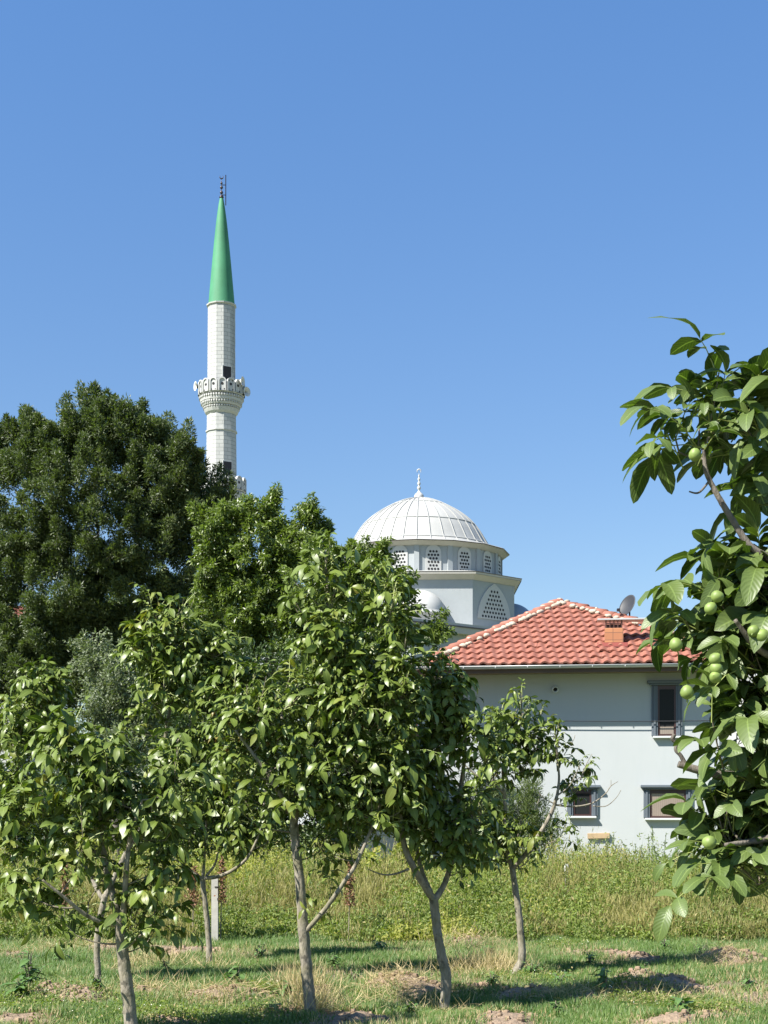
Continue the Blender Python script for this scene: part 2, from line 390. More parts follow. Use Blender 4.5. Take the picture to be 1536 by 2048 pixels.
# ------------------------------------------------------------------ leaf geometry
def norm(a): return a / (np.linalg.norm(a, axis=-1, keepdims=True) + 1e-12)
def rdir(n): return norm(rng.normal(size=(n, 3)))
T_ = np.array([0, .14, .36, .6, .82, .95, 1.0]); W_ = np.array([.03, .40, .84, 1.0, .86, .45, .03])
def leaflets(mb, base, dirv, up, L, Wd, curl=.35, fold=.35, wav=.0, rnd=None, mat=0, st=None):
    """broad leaf blades: 3 columns of vertices by 7 stations, drooping and folded along the rib"""
    n = len(base)
    if n == 0: return
    t = T_ if st is None else T_[st]; wv = W_ if st is None else W_[st]; k = len(t)
    d = norm(dirv); nrm = norm(up - (up * d).sum(-1, keepdims=True) * d); sd_ = np.cross(nrm, d)
    L = np.broadcast_to(L, (n,)); Wd = np.broadcast_to(Wd, (n,)); curl = np.broadcast_to(curl, (n,)); fold = np.broadcast_to(fold, (n,))
    rnd = rng.random(n) if rnd is None else rnd
    c = np.array([-1, 0, 1.0])
    along = t[None, :, None] * L[:, None, None] * np.ones(3)
    across = wv[None, :, None] * c * Wd[:, None, None] * .5
    bend = np.sin(t * 1.35)[None, :, None] / 1.35 * L[:, None, None] * (1 - 0) 
    drop = -curl[:, None, None] * L[:, None, None] * (t ** 2)[None, :, None] * np.ones(3)
    lift = np.abs(across) * fold[:, None, None]
    ph = rng.random((n, 1, 1)) * 6.28
    rip = wav * L[:, None, None] * np.sin(t[None, :, None] * 15 + ph + c * 1.3) * np.abs(c) * wv[None, :, None]
    zz = drop + lift + rip
    al = along * (1 - .25 * curl[:, None, None] * t[None, :, None])
    v = base[:, None, None, :] + al[..., None] * d[:, None, None, :] + across[..., None] * sd_[:, None, None, :] + zz[..., None] * nrm[:, None, None, :]
    a = np.stack([np.broadcast_to(c, (n, k, 3)), np.broadcast_to(t[None, :, None], (n, k, 3)), np.broadcast_to(rnd[:, None, None], (n, k, 3))], -1)
    q = []
    for s_ in range(k - 1):
        for x in range(2): q.append([s_ * 3 + x, s_ * 3 + x + 1, s_ * 3 + x + 4, s_ * 3 + x + 3])
    q = (np.array(q)[None] + (np.arange(n) * k * 3)[:, None, None]).reshape(-1, 4)
    mb.add(v.reshape(-1, 3), q, mat, a.reshape(-1, 3))
def blades(mb, base, dirv, up, L, Wd, rnd=None, mat=0, bend=.0):
    """small leaves: one kite-shaped face, folded a little"""
    n = len(base); d = norm(dirv); nrm = norm(up - (up * d).sum(-1, keepdims=True) * d + 1e-6); sd_ = np.cross(nrm, d)
    L = np.broadcast_to(L, (n,))[:, None]; Wd = np.broadcast_to(Wd, (n,))[:, None]
    rnd = rng.random(n) if rnd is None else rnd
    v = np.stack([base, base + d * L * .45 - sd_ * Wd * .5 + nrm * L * bend, base + d * L, base + d * L * .45 + sd_ * Wd * .5 + nrm * L * bend], 1)
    c = np.array([[0, 0], [-1, .45], [0, 1], [1, .45]])
    a = np.concatenate([np.broadcast_to(c, (n, 4, 2)), np.broadcast_to(rnd[:, None, None], (n, 4, 1))], -1)
    mb.add(v.reshape(-1, 3), np.arange(4 * n).reshape(-1, 4), mat, a.reshape(-1, 3))

# ------------------------------------------------------------------ walnut trees
def smooth_poly(p, n):
    p = np.asarray(p, float); k = len(p); t = np.linspace(0, k - 1, n)
    i = np.clip(t.astype(int), 0, k - 2); f = (t - i)[:, None]
    g = lambda j: p[np.clip(j, 0, k - 1)]
    p0, p1, p2, p3 = g(i - 1), g(i), g(i + 1), g(i + 2)
    return .5 * ((2 * p1) + (-p0 + p2) * f + (2 * p0 - 5 * p1 + 4 * p2 - p3) * f ** 2 + (-p0 + 3 * p1 - 3 * p2 + p3) * f ** 3)

def walnut(name, label, d0, limbs, blobs, shoots, scale=1.0, near=False, nuts=(), bare=(), leaves=(7, 10), redtips=(), group="young walnut trees of the orchard", dz=.75, seed=0):
    global rng
    rng = np.random.default_rng(int(d0 * 1000) + seed)
    root_px = limbs[0][0]; base = P(root_px[0], root_px[1], d0 + root_px[2]); base[2] = max(0, gz(base[0], base[1]))
    t = thing(name, label, "tree", tuple(base), group)
    O = base
    mt = MB(); nodes = []; nrad = []
    for li, lb in enumerate(limbs):
        pr = np.array([[*P(u, v, d0 + dd), r] for u, v, dd, r in lb])
        if li == 0: pr[0, 2] = O[2] - .05
        s_ = smooth_poly(pr, len(pr) * 7)
        s_[:, 3] *= .84
        wob = .04 * s_[:, 3:4] * rng.normal(size=(len(s_), 3)); wob[:, 2] = 0
        s_[:, :3] += wob; rr = np.maximum(s_[:, 3], .003) * (1 + .025 * rng.normal(size=len(s_)))
        if li == 0: rr[:4] *= np.array([1.45, 1.25, 1.12, 1.05])
        mt.tube(s_[:, :3] - O, rr, 10)
        if li == 0: s_ = s_[len(s_) // 2:]
        nodes.append(s_[:, :3]); nrad.append(s_[:, 3])
    nodes = np.concatenate(nodes); nrad = np.concatenate(nrad)
    for lb in bare:
        pr = np.array([[*P(u, v, d0 + dd), r] for u, v, dd, r in lb]); s_ = smooth_poly(pr, len(pr) * 5)
        mt.tube(s_[:, :3] - O, np.maximum(s_[:, 3], .0025), 6)
    # shoot tips sampled in the blobs
    ar = np.array([b[2] * b[3] for b in blobs]) ** .9
    cnt = np.maximum(1, np.round(shoots * ar / ar.sum())).astype(int); tips = []
    for b, c in zip(blobs, cnt):
        u, v, ru, rv = b[:4]; dd = b[4] if len(b) > 4 else 0
        ru = max(ru * .35, ru - 28 * 10.5 / max(d0, 9) * scale); rv = max(rv * .35, rv - 15 * 10.5 / max(d0, 9)) if not near else rv
        if near: ru = b[2]
        q = rdir(c) * (rng.random((c, 1)) ** .45)
        for a in q:
            if not near and v > 1600 and rng.random() < .33: continue
            k_ = float(vnoise((u + ru * a[0]) / 44, (v + rv * a[2]) / 40, 1.0, 31 + len(name) + int(d0))) * .7 + .3 * rng.random()
            if not near and ru > 30 and k_ < .45: continue
            if v < 1330 and 690 < u < 800 and rng.random() < .3: continue
            tips.append(P(u + ru * a[0], v + (0 if near else 26) + rv * a[2], d0 + dd + a[1] * dz * max(ru, 40) * d0 / F))
    tips = np.array(tips)
    dist = np.min(np.linalg.norm(tips[:, None] - nodes[None], axis=2), axis=1)
    tips = tips[np.argsort(dist)]
    mc = MB(); mr = MB()
    for tip in tips:
        dv = np.linalg.norm(nodes - tip, axis=1) + np.maximum(0, nodes[:, 2] - tip[2] + .05) * 1.2
        k = int(np.argmin(dv)); p0 = nodes[k]; ln = np.linalg.norm(tip - p0)
        p1 = p0 + (tip - p0) * .5 + np.array([0, 0, -.12 * ln]) + rng.normal(size=3) * .05 * ln
        tt = np.linspace(0, 1, 7)[:, None]
        c = (1 - tt) ** 2 * p0 + 2 * tt * (1 - tt) * p1 + tt ** 2 * tip
        r0 = min(nrad[k] * .8, .0045 + .011 * ln); r1 = .0032
        rr = np.linspace(r0, r1, 7); mt.tube(c - O, rr, 5, 1 if r0 < .009 else 0, cap=False)
        nodes = np.concatenate([nodes, c[2:]]); nrad = np.concatenate([nrad, rr[2:]])
        axis = norm(norm(c[-1] - c[-3]) * .55 + np.array([0, 0, .75]) + rng.normal(size=3) * .22)
        ext = (.10 + .22 * rng.random() ** 1.5) * (1 if not near else .7)
        mt.tube(np.stack([c[-1], c[-1] + axis * ext * .6, c[-1] + axis * ext + np.array([0, 0, .02])]) - O, [.0034, .0028, .002], 4, 1, cap=False)
        tipe = c[-1] + axis * ext
        nl = rng.integers(leaves[0], leaves[1] + 1) + (0 if near else 1); az = rng.random() * 6.28
        isred = any(np.hypot((tip[0] * F / tip[1] + 768) - ru_, (HOR - (tip[2] - EYE) * F / tip[1]) - rv_) < 22 for ru_, rv_ in redtips)
        bs_, dr_, L_ = [], [], []
        for m in range(nl):
            az += 2.4; s_ = m / nl
            el = R(62 - 50 * s_ + rng.normal() * 14)
            hd = np.array([math.cos(az), math.sin(az), 0])
            dd_ = norm(hd * math.cos(el) + np.array([0, 0, 1]) * math.sin(el) + axis * .35)
            pos = tipe - axis * ((ext + .10) * s_ + .03 * rng.random())
            bs_.append(pos); dr_.append(dd_); L_.append((.13 + .15 * rng.random()) * scale * (.75 + .5 * min(1, s_ * 1.6)))
        bs_ = np.array(bs_); dr_ = np.array(dr_); L_ = np.array(L_)[:, None]
        dn = .22 + .38 * rng.random((len(bs_), 1))
        cur = lambda s_: bs_ + dr_ * L_ * s_ + np.array([0, 0, -1.0]) * L_ * dn * s_ ** 2
        tan = lambda s_: norm(dr_ + np.array([0, 0, -1.0]) * 2 * dn * s_)
        col = np.clip(.42 + .33 * rng.normal() + .22 * rng.normal(size=len(bs_)), 0, 1)
        if isred: col = np.full(len(bs_), 2.0)
        B_, D_, U_, LL, CC = [], [], [], [], []
        lsz = .62 + .75 * rng.random(len(bs_)) ** 1.2
        for s_, sz, prs in ((.42, .052, 1), (.66, .074, 1), (.9, .088, 1), (1.0, .105, 0)):
            p = cur(s_); tg = tan(s_); hs = norm(np.cross(tg, np.array([0, 0, 1.0])) + 1e-6)
            for sg in ((-1, 1) if prs else (0,)):
                if prs: dl = norm(hs * sg * .85 + tg * .6 + np.array([0, 0, .10]) + rng.normal(size=p.shape) * .2)
                else: dl = norm(tg + np.array([0, 0, .18]) + rng.normal(size=p.shape) * .12)
                upv = np.array([0, 0, 1.0]) + hs * sg * .25 + rng.normal(size=p.shape) * .42 + (.25 * tg)
                keep = rng.random(len(p)) > (.1 if prs else .02)
                B_.append(p[keep]); D_.append(dl[keep]); U_.append(upv[keep])
                LL.append(sz * scale * (1 if near else .78) * (.72 + .5 * rng.random(keep.sum())) * lsz[keep]); CC.append(col[keep] + (0 if isred else .08 * rng.normal(size=keep.sum())))
        B_ = np.concatenate(B_) - O; LL = np.concatenate(LL); 
        if isred: LL *= .6
        leaflets(mc, B_, np.concatenate(D_), np.concatenate(U_), LL, LL * (.44 + .13 * rng.random(len(LL))),
                 curl=(.25 + .7 * rng.random(len(LL))) if near else (.45 + .95 * rng.random(len(LL))), fold=.12 + .5 * rng.random(len(LL)), wav=.03 if near else .02, rnd=np.concatenate(CC),
                 st=None if near else np.array([0, 1, 3, 4, 6]))
        if True:
            for m in range(len(bs_)):
                pts = np.stack([cur(x)[m] for x in (0, .35, .7, 1.0)]) - O
                mr.tube(pts, np.linspace(.0026, .0013, 4) * (1.0 if near else 1.2), 4 if near else 3, cap=False)
    mt.build("trunk", [M['barkd' if near else 'bark'], M['twig']], t, smooth=True)  # close tree's darker bark paints in the shade on its limbs
    cr = mc.build("crown", M['walnear'] if near else M['wal'], t, smooth=True)
    mr.build("leaf_stalks", M['rachis'], cr)
    for (u, v, dd, r) in nuts:
        p = P(u, v, d0 + dd); m = MB(); a = rng.random() * 6
        prof = [(r * .02, -r * 1.12), (r * .5, -r * .93), (r * .85, -r * .5), (r, 0), (r * .9, r * .45), (r * .6, r * .8), (r * .25, r * .96), (r * .10, r * .97), (r * .09, r * 1.5)]
        m.lathe(prof, 18, (0, 0, 0))
        o = m.build("fruit", M['nut'], t, smooth=True); o.location = tuple(p - O); o.rotation_euler = (R(150) + rng.normal() * .5, rng.normal() * .5, a)
    return t

walnut("walnut_tree", "largest-leaved walnut at the left, its forked grey trunk nearest in the grass", 9.2,
  [[(266, 2075, 0, .054), (260, 2030, 0, .052), (254, 1973, 0, .050), (245, 1902, 0, .046), (241, 1860, 0, .044), (239, 1843, 0, .042)],
   [(239, 1850, 0, .036), (225, 1788, .02, .028), (211, 1729, .05, .024), (203, 1650, .1, .019), (195, 1570, .1, .013), (175, 1490, .1, .006)],
   [(239, 1848, 0, .034), (249, 1811, -.03, .026), (252, 1746, -.08, .021), (262, 1670, -.1, .015), (285, 1600, -.15, .008)],
   [(240, 1850, 0, .024), (205, 1845, -.05, .018), (166, 1826, -.12, .016), (124, 1791, -.2, .013), (85, 1760, -.25, .008)],
   [(246, 1898, 0, .018), (262, 1888, -.05, .012), (280, 1872, -.1, .009), (303, 1850, -.15, .006)]],
  [(140, 1490, 80, 36), (200, 1560, 130, 70), (100, 1610, 75, 50), (40, 1620, 50, 36), (190, 1660, 130, 60), (290, 1640, 80, 60), (300, 1720, 80, 50), (120, 1720, 100, 40),
   (60, 1780, 65, 36), (200, 1780, 70, 40), (310, 1790, 55, 38), (150, 1845, 45, 22), (290, 1868, 22, 20), (30, 1710, 40, 40), (350, 1560, 50, 40), (270, 1830, 40, 25)],
  125, redtips=((135, 1450), (160, 1440), (120, 1460), (275, 1600)), scale=1.08)
walnut("walnut_tree", "tall walnut in the middle with a straight mossy trunk and one low limb rising right", 10.3,
  [[(624, 2060, 0, .056), (619, 2000, 0, .052), (612, 1920, 0, .049), (606, 1850, 0, .047), (601, 1780, 0, .043), (594, 1710, 0, .040), (588, 1650, 0, .036), (592, 1590, 0, .032)],
   [(592, 1595, 0, .030), (606, 1530, .05, .024), (625, 1450, .1, .02), (640, 1370, .1, .016), (650, 1290, .1, .012), (655, 1190, .1, .009), (650, 1100, .1, .005)],
   [(609, 1866, 0, .024), (630, 1842, -.05, .022), (655, 1812, -.1, .021), (690, 1762, -.15, .018), (715, 1722, -.15, .016), (745, 1650, -.1, .012), (770, 1570, 0, .007)],
   [(590, 1640, 0, .026), (555, 1580, -.1, .02), (515, 1520, -.15, .015), (470, 1460, -.2, .009)],
   [(596, 1570, 0, .025), (650, 1500, .1, .02), (710, 1430, .2, .016), (745, 1350, .3, .012), (775, 1260, .3, .007)],
   [(600, 1540, 0, .022), (570, 1470, .2, .015), (560, 1400, .3, .008)]],
  [(648, 1112, 24, 18), (655, 1190, 36, 24), (648, 1260, 46, 32), (665, 1320, 80, 45), (745, 1305, 62, 42), (775, 1215, 45, 28), (810, 1285, 34, 24), (800, 1370, 50, 45), (720, 1390, 110, 60),
   (590, 1400, 90, 55), (500, 1440, 80, 55), (480, 1510, 60, 40), (590, 1490, 110, 60), (700, 1500, 110, 60), (790, 1480, 60, 60), (610, 1570, 110, 60), (720, 1600, 90, 60), (520, 1600, 60, 45),
   (690, 1680, 80, 45), (800, 1570, 40, 50), (760, 1160, 40, 24), (560, 1650, 60, 30), (655, 1800, 18, 16)],
  330, nuts=((378, 1313, 1.0, .021), (458, 1520, -.5, .021)), redtips=((485, 1490), (730, 1290)), leaves=(6, 9))
walnut("walnut_tree", "walnut whose pale trunk splits low into a wide Y just left of the house", 10.7,
  [[(886, 2052, 0, .05), (890, 2000, 0, .045), (892, 1955, 0, .047), (882, 1905, 0, .042), (873, 1850, 0, .040), (867, 1795, 0, .040)],
   [(867, 1800, 0, .036), (845, 1765, -.05, .031), (822, 1725, -.1, .029), (806, 1680, -.1, .026), (800, 1620, -.1, .02), (806, 1550, 0, .014), (840, 1470, .1, .007)],
   [(862, 1785, 0, .022), (845, 1745, .05, .019), (834, 1700, .1, .018), (832, 1640, .15, .015), (850, 1560, .2, .01), (880, 1480, .2, .006)],
   [(869, 1800, 0, .032), (890, 1765, .05, .026), (905, 1710, .08, .023), (908, 1640, .1, .021), (922, 1570, .1, .019), (930, 1500, .1, .015), (925, 1430, .1, .011), (908, 1350, .1, .006)],
   [(818, 1738, -.08, .012), (790, 1748, -.1, .009), (765, 1749, -.15, .007), (735, 1738, -.2, .004)]],
  [(905, 1345, 22, 14), (885, 1385, 55, 30), (860, 1430, 65, 45), (905, 1450, 55, 45), (870, 1510, 80, 45), (840, 1580, 60, 45), (800, 1620, 50, 50), (870, 1650, 65, 45), (920, 1700, 50, 35),
   (950, 1650, 50, 45), (820, 1540, 50, 40), (935, 1755, 18, 20), (970, 1500, 30, 35), (745, 1620, 30, 50)],
  140, redtips=((935, 1290),), leaves=(6, 9))
walnut("walnut_tree", "thin walnut with sparse leaves and bare twigs in front of the pale house wall", 12.7,
  [[(1026, 1968, 0, .046), (1032, 1945, 0, .046), (1044, 1915, 0, .042), (1041, 1860, 0, .038), (1034, 1800, 0, .034), (1024, 1735, 0, .032)],
   [(1024, 1738, 0, .024), (1012, 1690, 0, .02), (1010, 1610, 0, .018), (1006, 1530, 0, .015), (1018, 1460, 0, .01), (1045, 1395, 0, .005)],
   [(1024, 1738, 0, .028), (1058, 1700, -.05, .025), (1090, 1650, -.1, .023), (1108, 1612, -.1, .02), (1118, 1560, -.1, .013), (1112, 1490, -.1, .010), (1120, 1440, -.1, .006)],
   [(1010, 1588, 0, .014), (985, 1568, -.05, .012), (955, 1552, -.1, .010), (930, 1530, -.1, .007)],
   [(1116, 1590, -.1, .010), (1140, 1570, -.1, .007), (1160, 1530, -.1, .004)]],
  [(1045, 1405, 16, 16), (1000, 1435, 30, 16), (1070, 1462, 32, 12), (1010, 1485, 45, 18), (1040, 1515, 30, 16), (985, 1530, 22, 20), (1115, 1490, 12, 16), (1163, 1527, 14, 8), (1138, 1575, 18, 8),
   (1118, 1650, 14, 8), (1000, 1660, 45, 25), (960, 1690, 35, 22), (1035, 1650, 22, 20), (965, 1610, 30, 20), (1052, 1700, 18, 14)],
  95, scale=.9, leaves=(5, 8),
  bare=([(1112, 1610, -.1, .009), (1150, 1613, -.1, .008), (1185, 1606, -.1, .007), (1210, 1588, -.1, .005), (1222, 1572, -.1, .004), (1236, 1563, -.1, .002)],
        [(1222, 1572, -.1, .003), (1222, 1560, -.1, .002)], [(1186, 1612, -.1, .005), (1212, 1612, -.1, .004), (1232, 1596, -.1, .003), (1242, 1580, -.1, .002)],
        [(1160, 1560, -.1, .005), (1172, 1530, -.1, .004), (1184, 1508, -.1, .002)], [(1070, 1620, -.1, .006), (1080, 1590, -.1, .003), (1072, 1575, -.1, .002)],
        [(1110, 1608, -.1, .006), (1090, 1598, -.1, .004), (1078, 1586, -.1, .002)], [(1128, 1510, -.1, .004), (1146, 1482, -.1, .002), (1150, 1470, -.1, .002)]))
walnut("walnut_tree", "slim walnut with a thin straight trunk before the concrete post, one limb reaching right", 13.9,
  [[(418, 1934, 0, .040), (418, 1890, 0, .034), (413, 1830, 0, .032), (407, 1780, 0, .030), (405, 1757, 0, .032)],
   [(405, 1760, 0, .020), (410, 1700, 0, .014), (412, 1640, 0, .012), (405, 1560, 0, .009), (410, 1480, 0, .006)],
   [(405, 1757, 0, .024), (440, 1752, -.1, .022), (470, 1737, -.15, .020), (497, 1712, -.2, .016), (520, 1660, -.2, .012), (530, 1590, -.1, .008)],
   [(412, 1752, 0, .018), (430, 1728, 0, .013), (440, 1690, 0, .008)], [(405, 1758, 0, .018), (380, 1740, 0, .014), (345, 1715, 0, .008)]],
  [(430, 1640, 50, 40), (480, 1670, 60, 30), (370, 1690, 50, 26), (400, 1570, 60, 45), (480, 1580, 60, 45), (440, 1500, 60, 40), (350, 1620, 50, 45), (535, 1640, 35, 40)],
  95, leaves=(6, 9))
walnut("walnut_tree", "walnut behind the nearest left tree, two crowns rising either side above its leaves", 12.1,
  [[(194, 1990, 0, .042), (196, 1950, 0, .034), (194, 1900, 0, .032), (198, 1850, 0, .032), (210, 1790, 0, .032)],
   [(210, 1795, 0, .028), (250, 1710, .1, .026), (300, 1620, .2, .024), (325, 1530, .2, .022), (334, 1450, .2, .018), (352, 1370, .2, .014), (368, 1300, .2, .010), (352, 1225, .2, .005)],
   [(206, 1800, 0, .024), (150, 1700, .2, .022), (90, 1600, .3, .02), (30, 1500, .3, .018), (48, 1440, .3, .015), (72, 1385, .3, .008)],
   [(328, 1520, .2, .016), (380, 1450, .2, .014), (428, 1370, .2, .012), (436, 1300, .2, .008)],
   [(334, 1450, .2, .012), (315, 1420, .1, .009), (290, 1400, 0, .005)], [(48, 1440, .3, .012), (85, 1410, .3, .009), (98, 1360, .3, .005)]],
  [(350, 1240, 60, 22), (300, 1290, 50, 25), (365, 1310, 60, 35), (430, 1290, 45, 25), (440, 1370, 60, 40), (320, 1370, 70, 40), (290, 1440, 60, 40), (390, 1430, 60, 45), (330, 1500, 70, 40), (430, 1470, 50, 40),
   (95, 1350, 45, 22), (80, 1400, 45, 26), (30, 1450, 40, 30), (60, 1520, 60, 40), (30, 1580, 50, 50), (500, 1370, 50, 36)],
  200, nuts=((377, 1313, .1, .024), (458, 1521, -.2, .022)), leaves=(6, 9), redtips=((350, 1220), (330, 1215), (365, 1225)),
  bare=([(436, 1272, .2, .005), (420, 1262, .2, .004), (402, 1250, .2, .002)],))
walnut("walnut_tree", "close walnut hanging in from the right edge with big veined leaves and green nuts", 4.8,
  [[(1790, 2560, 0, .085), (1780, 2300, 0, .08), (1765, 2000, 0, .075), (1750, 1700, 0, .065), (1740, 1500, 0, .055)],
   [(1742, 1520, 0, .045), (1700, 1350, -.05, .034), (1620, 1200, -.1, .026), (1545, 1122, -.1, .0155), (1500, 1092, -.1, .0145), (1462, 1035, -.1, .013), (1432, 985, -.1, .0115), (1412, 942, -.1, .010), (1408, 900, -.1, .006)],
   [(1748, 1680, 0, .036), (1640, 1590, 0, .028), (1536, 1562, 0, .022), (1450, 1550, 0, .019), (1400, 1541, 0, .017), (1356, 1528, 0, .014)],
   [(1740, 1500, 0, .04), (1680, 1250, .1, .03), (1620, 1000, .1, .022), (1570, 850, .1, .014), (1540, 700, .1, .006)],
   [(1710, 1360, 0, .03), (1600, 1330, -.1, .02), (1520, 1300, -.15, .014), (1470, 1240, -.2, .008)],
   [(1700, 1640, 0, .026), (1600, 1660, -.1, .019), (1520, 1680, -.1, .014), (1450, 1690, -.15, .008)],
   [(1620, 1200, -.1, .018), (1560, 1180, 0, .012), (1500, 1170, 0, .007)]],
  [(1372, 905, 30, 16), (1410, 870, 24, 14), (1465, 850, 22, 12), (1500, 880, 22, 16), (1550, 850, 10, 30), (1570, 920, 14, 40), (1610, 1010, 12, 60),
   (1530, 1175, 34, 20), (1470, 1235, 36, 16), (1390, 1290, 30, 10), (1490, 1300, 46, 24), (1470, 1340, 26, 18), (1540, 1370, 30, 40), (1525, 1420, 24, 26), (1545, 1480, 30, 36),
   (1560, 1250, 40, 60), (1530, 1550, 30, 20), (1450, 1548, 18, 8), (1460, 1665, 36, 14), (1500, 1710, 50, 22), (1570, 1620, 40, 50), (1540, 1760, 40, 34), (1580, 1430, 30, 80)],
  84, near=True, leaves=(4, 7), dz=.9, scale=1.08,
  nuts=((1434, 1193, -.42, .0195), (1421, 1217, -.42, .0195), (1430, 1318, -.45, .0195), (1433, 1337, -.45, .0195), (1431, 1354, -.45, .0195), (1507, 1262, -.3, .0195), (1526, 1272, -.3, .024), (1352, 1290, -.3, .022),
        (1419, 1685, -.4, .022), (1390, 910, -.2, .021), (1374, 1385, -.3, .022)),
  bare=([(1372, 1533, 0, .0095), (1362, 1512, 0, .007), (1352, 1500, 0, .007), (1352, 1487, 0, .006), (1345, 1478, 0, .007), (1349, 1469, 0, .0075)],
        [(1420, 960, -.1, .004), (1398, 985, -.1, .0035), (1378, 983, -.1, .0025)]))

# ------------------------------------------------------------------ larger trees and bushes made of leafy tufts
def tufty(name, label, cat, d0, blobs, ntuft, nleaf, L, W, mat_, sig=.32, trunk=None, dz=.8, up=.5, droop=0.0, spread=.7, group=None, bark='barkd', stems=True, outer=.5, seed=None, elong=1.6):
    bx = trunk[0][0] if trunk else blobs[0][0]
    bd = d0 + (trunk[0][2] if trunk else 0)
    base = np.array([(bx - 768) * bd / F, bd, 0.0]); base[2] = gz(base[0], base[1]) if bd < 20 else 0
    t = thing(name, label, cat, tuple(base), group); O = base
    mt = MB(); mc = MB(); nodes = []; nr = []
    lim = trunk if trunk else [(bx, 0, 0, .04)]
    if trunk:
        pr = np.array([[*P(u, v, d0 + dd), r] for u, v, dd, r in trunk]); pr[0, 2] = 0
        s_ = smooth_poly(pr, len(pr) * 5); mt.tube(s_[:, :3] - O, s_[:, 3], 9); nodes = s_[len(s_) // 3:, :3]; nr = s_[len(s_) // 3:, 3]
    else:
        nodes = np.array([O + np.array([rng.normal() * .15, rng.normal() * .15, z]) for z in (.1, .2, .3, .4)]); nr = np.full(4, .03)
    ar = np.array([(b[2] * b[3]) for b in blobs]) ** .85; cnt = np.maximum(2, np.round(ntuft * ar / ar.sum())).astype(int)
    C_, A_ = [], []; K_ = None
    for b, c in zip(blobs, cnt):
        u, v, ru, rv = b[:4]; dd = b[4] if len(b) > 4 else 0; ctr = P(u, v, d0 + dd)
        nb = max(1, int(round(c / 4)))                       # boughs, each carrying about seven tufts
        for _ in range(nb):
            a = rdir(1)[0]
            while a[1] > .45: a = rdir(1)[0]
            rb = outer + (1 - outer) * rng.random() ** .8
            for _k in range(max(1, int(round(c / nb)))):
                a2 = norm(a + rng.normal(size=3) * .30); r_ = rb * (.86 + .2 * rng.random())
                p = P(u + ru * a2[0] * r_, v - rv * a2[2] * r_, d0 + dd + a2[1] * r_ * dz * ru * d0 / F)
                if p[2] < .15: p[2] = .15 + .2 * rng.random()
                C_.append(p); A_.append(norm(a2 * (1 - up) + np.array([0, 0, 1]) * up + .2 * rng.normal(size=3)))
    C_ = np.array(C_); A_ = np.array(A_); order = np.argsort(np.min(np.linalg.norm(C_[:, None] - nodes[None, ::3], axis=2), axis=1))
    if stems:
        for k_ in order:
            tip = C_[k_]; dv = np.linalg.norm(nodes - tip, axis=1) + np.maximum(0, nodes[:, 2] - tip[2] + .1) * 1.0
            k = int(np.argmin(dv)); p0 = nodes[k]; ln = np.linalg.norm(tip - p0)
            p1 = p0 + (tip - p0) * .5 + np.array([0, 0, -.1 * ln]) + rng.normal(size=3) * .06 * ln
            tt = np.linspace(0, 1, 5)[:, None]; c = (1 - tt) ** 2 * p0 + 2 * tt * (1 - tt) * p1 + tt ** 2 * tip
            r0 = min(nr[k] * .8, .008 + .022 * ln); rr = np.linspace(r0, .006, 5)
            mt.tube(c - O, rr, 4, cap=False); nodes = np.concatenate([nodes, c[1:]]); nr = np.concatenate([nr, rr[1:]])
    n = len(C_); cv = rng.random(n)
    sz = sig * (.6 + .8 * rng.random(n))
    idx = np.repeat(np.arange(n), nleaf); m = len(idx)
    off = rdir(m) * (rng.random((m, 1)) ** .45) * sz[idx, None] * .95
    tt_ = rng.random((m, 1)); off *= 1 - .75 * tt_ ** 1.5
    along = (tt_ - .35) * sz[idx, None] * elong * 1.5
    pos = C_[idx] + off + A_[idx] * along
    dirv = norm(A_[idx] * (1 - spread) + norm(off) * spread * .6 + rdir(m) * spread * .7 + np.array([0, 0, -1.0]) * droop)
    upv = rdir(m) * .7 + np.array([-.25, -.25, .6])
    rnd = np.clip(.35 * cv[idx] + .65 * rng.random(m), 0, 1)
    pos[:, 2] = np.maximum(pos[:, 2], .03)
    blades(mc, pos - O, dirv, upv, L * (.6 + .8 * rng.random(m)), W * (.7 + .6 * rng.random(m)), rnd=rnd, bend=.06)
    if stems: mt.build("trunk" if trunk else "stems", M[bark], t)
    mc.build("crown", M[mat_], t)
    return t

tufty("ash_tree", "big dark fine-leaved tree left of the minaret, tallest of the trees", "tree", 38,
  [(180, 1010, 190, 195), (60, 1000, 110, 150), (300, 960, 110, 130), (120, 860, 80, 60), (190, 850, 60, 55), (250, 880, 80, 60), (340, 930, 50, 55), (30, 900, 60, 60), (360, 1050, 70, 90),
   (400, 990, 50, 50), (425, 1040, 40, 50), (90, 1180, 140, 110), (260, 1180, 120, 90), (20, 1270, 120, 110), (150, 1330, 150, 110), (330, 1230, 80, 100), (410, 1080, 50, 80), (20, 1420, 100, 90), (300, 1380, 100, 90)],
  1250, 360, .105, .038, 'ash', sig=.29, trunk=[(200, 1700, 1.5, .32), (205, 1500, 1.4, .28), (196, 1330, 1.2, .17), (190, 1200, 1, .10), (196, 1080, .8, .045), (188, 960, .6, .02)], up=.42, spread=.7, outer=.45, elong=1.35)
tufty("maple_tree", "very dark broad tree between the big dark tree and the bright green one", "tree", 46,
  [(60, 1330, 150, 130), (250, 1300, 150, 130), (420, 1230, 100, 150), (560, 1330, 130, 120), (700, 1400, 110, 90), (400, 1420, 200, 90)],
  300, 230, .16, .08, 'bush', sig=.50, trunk=[(380, 1660, 1.5, .3), (382, 1450, 1.4, .25), (384, 1300, 1.2, .16), (390, 1200, 1, .08)], outer=.3)
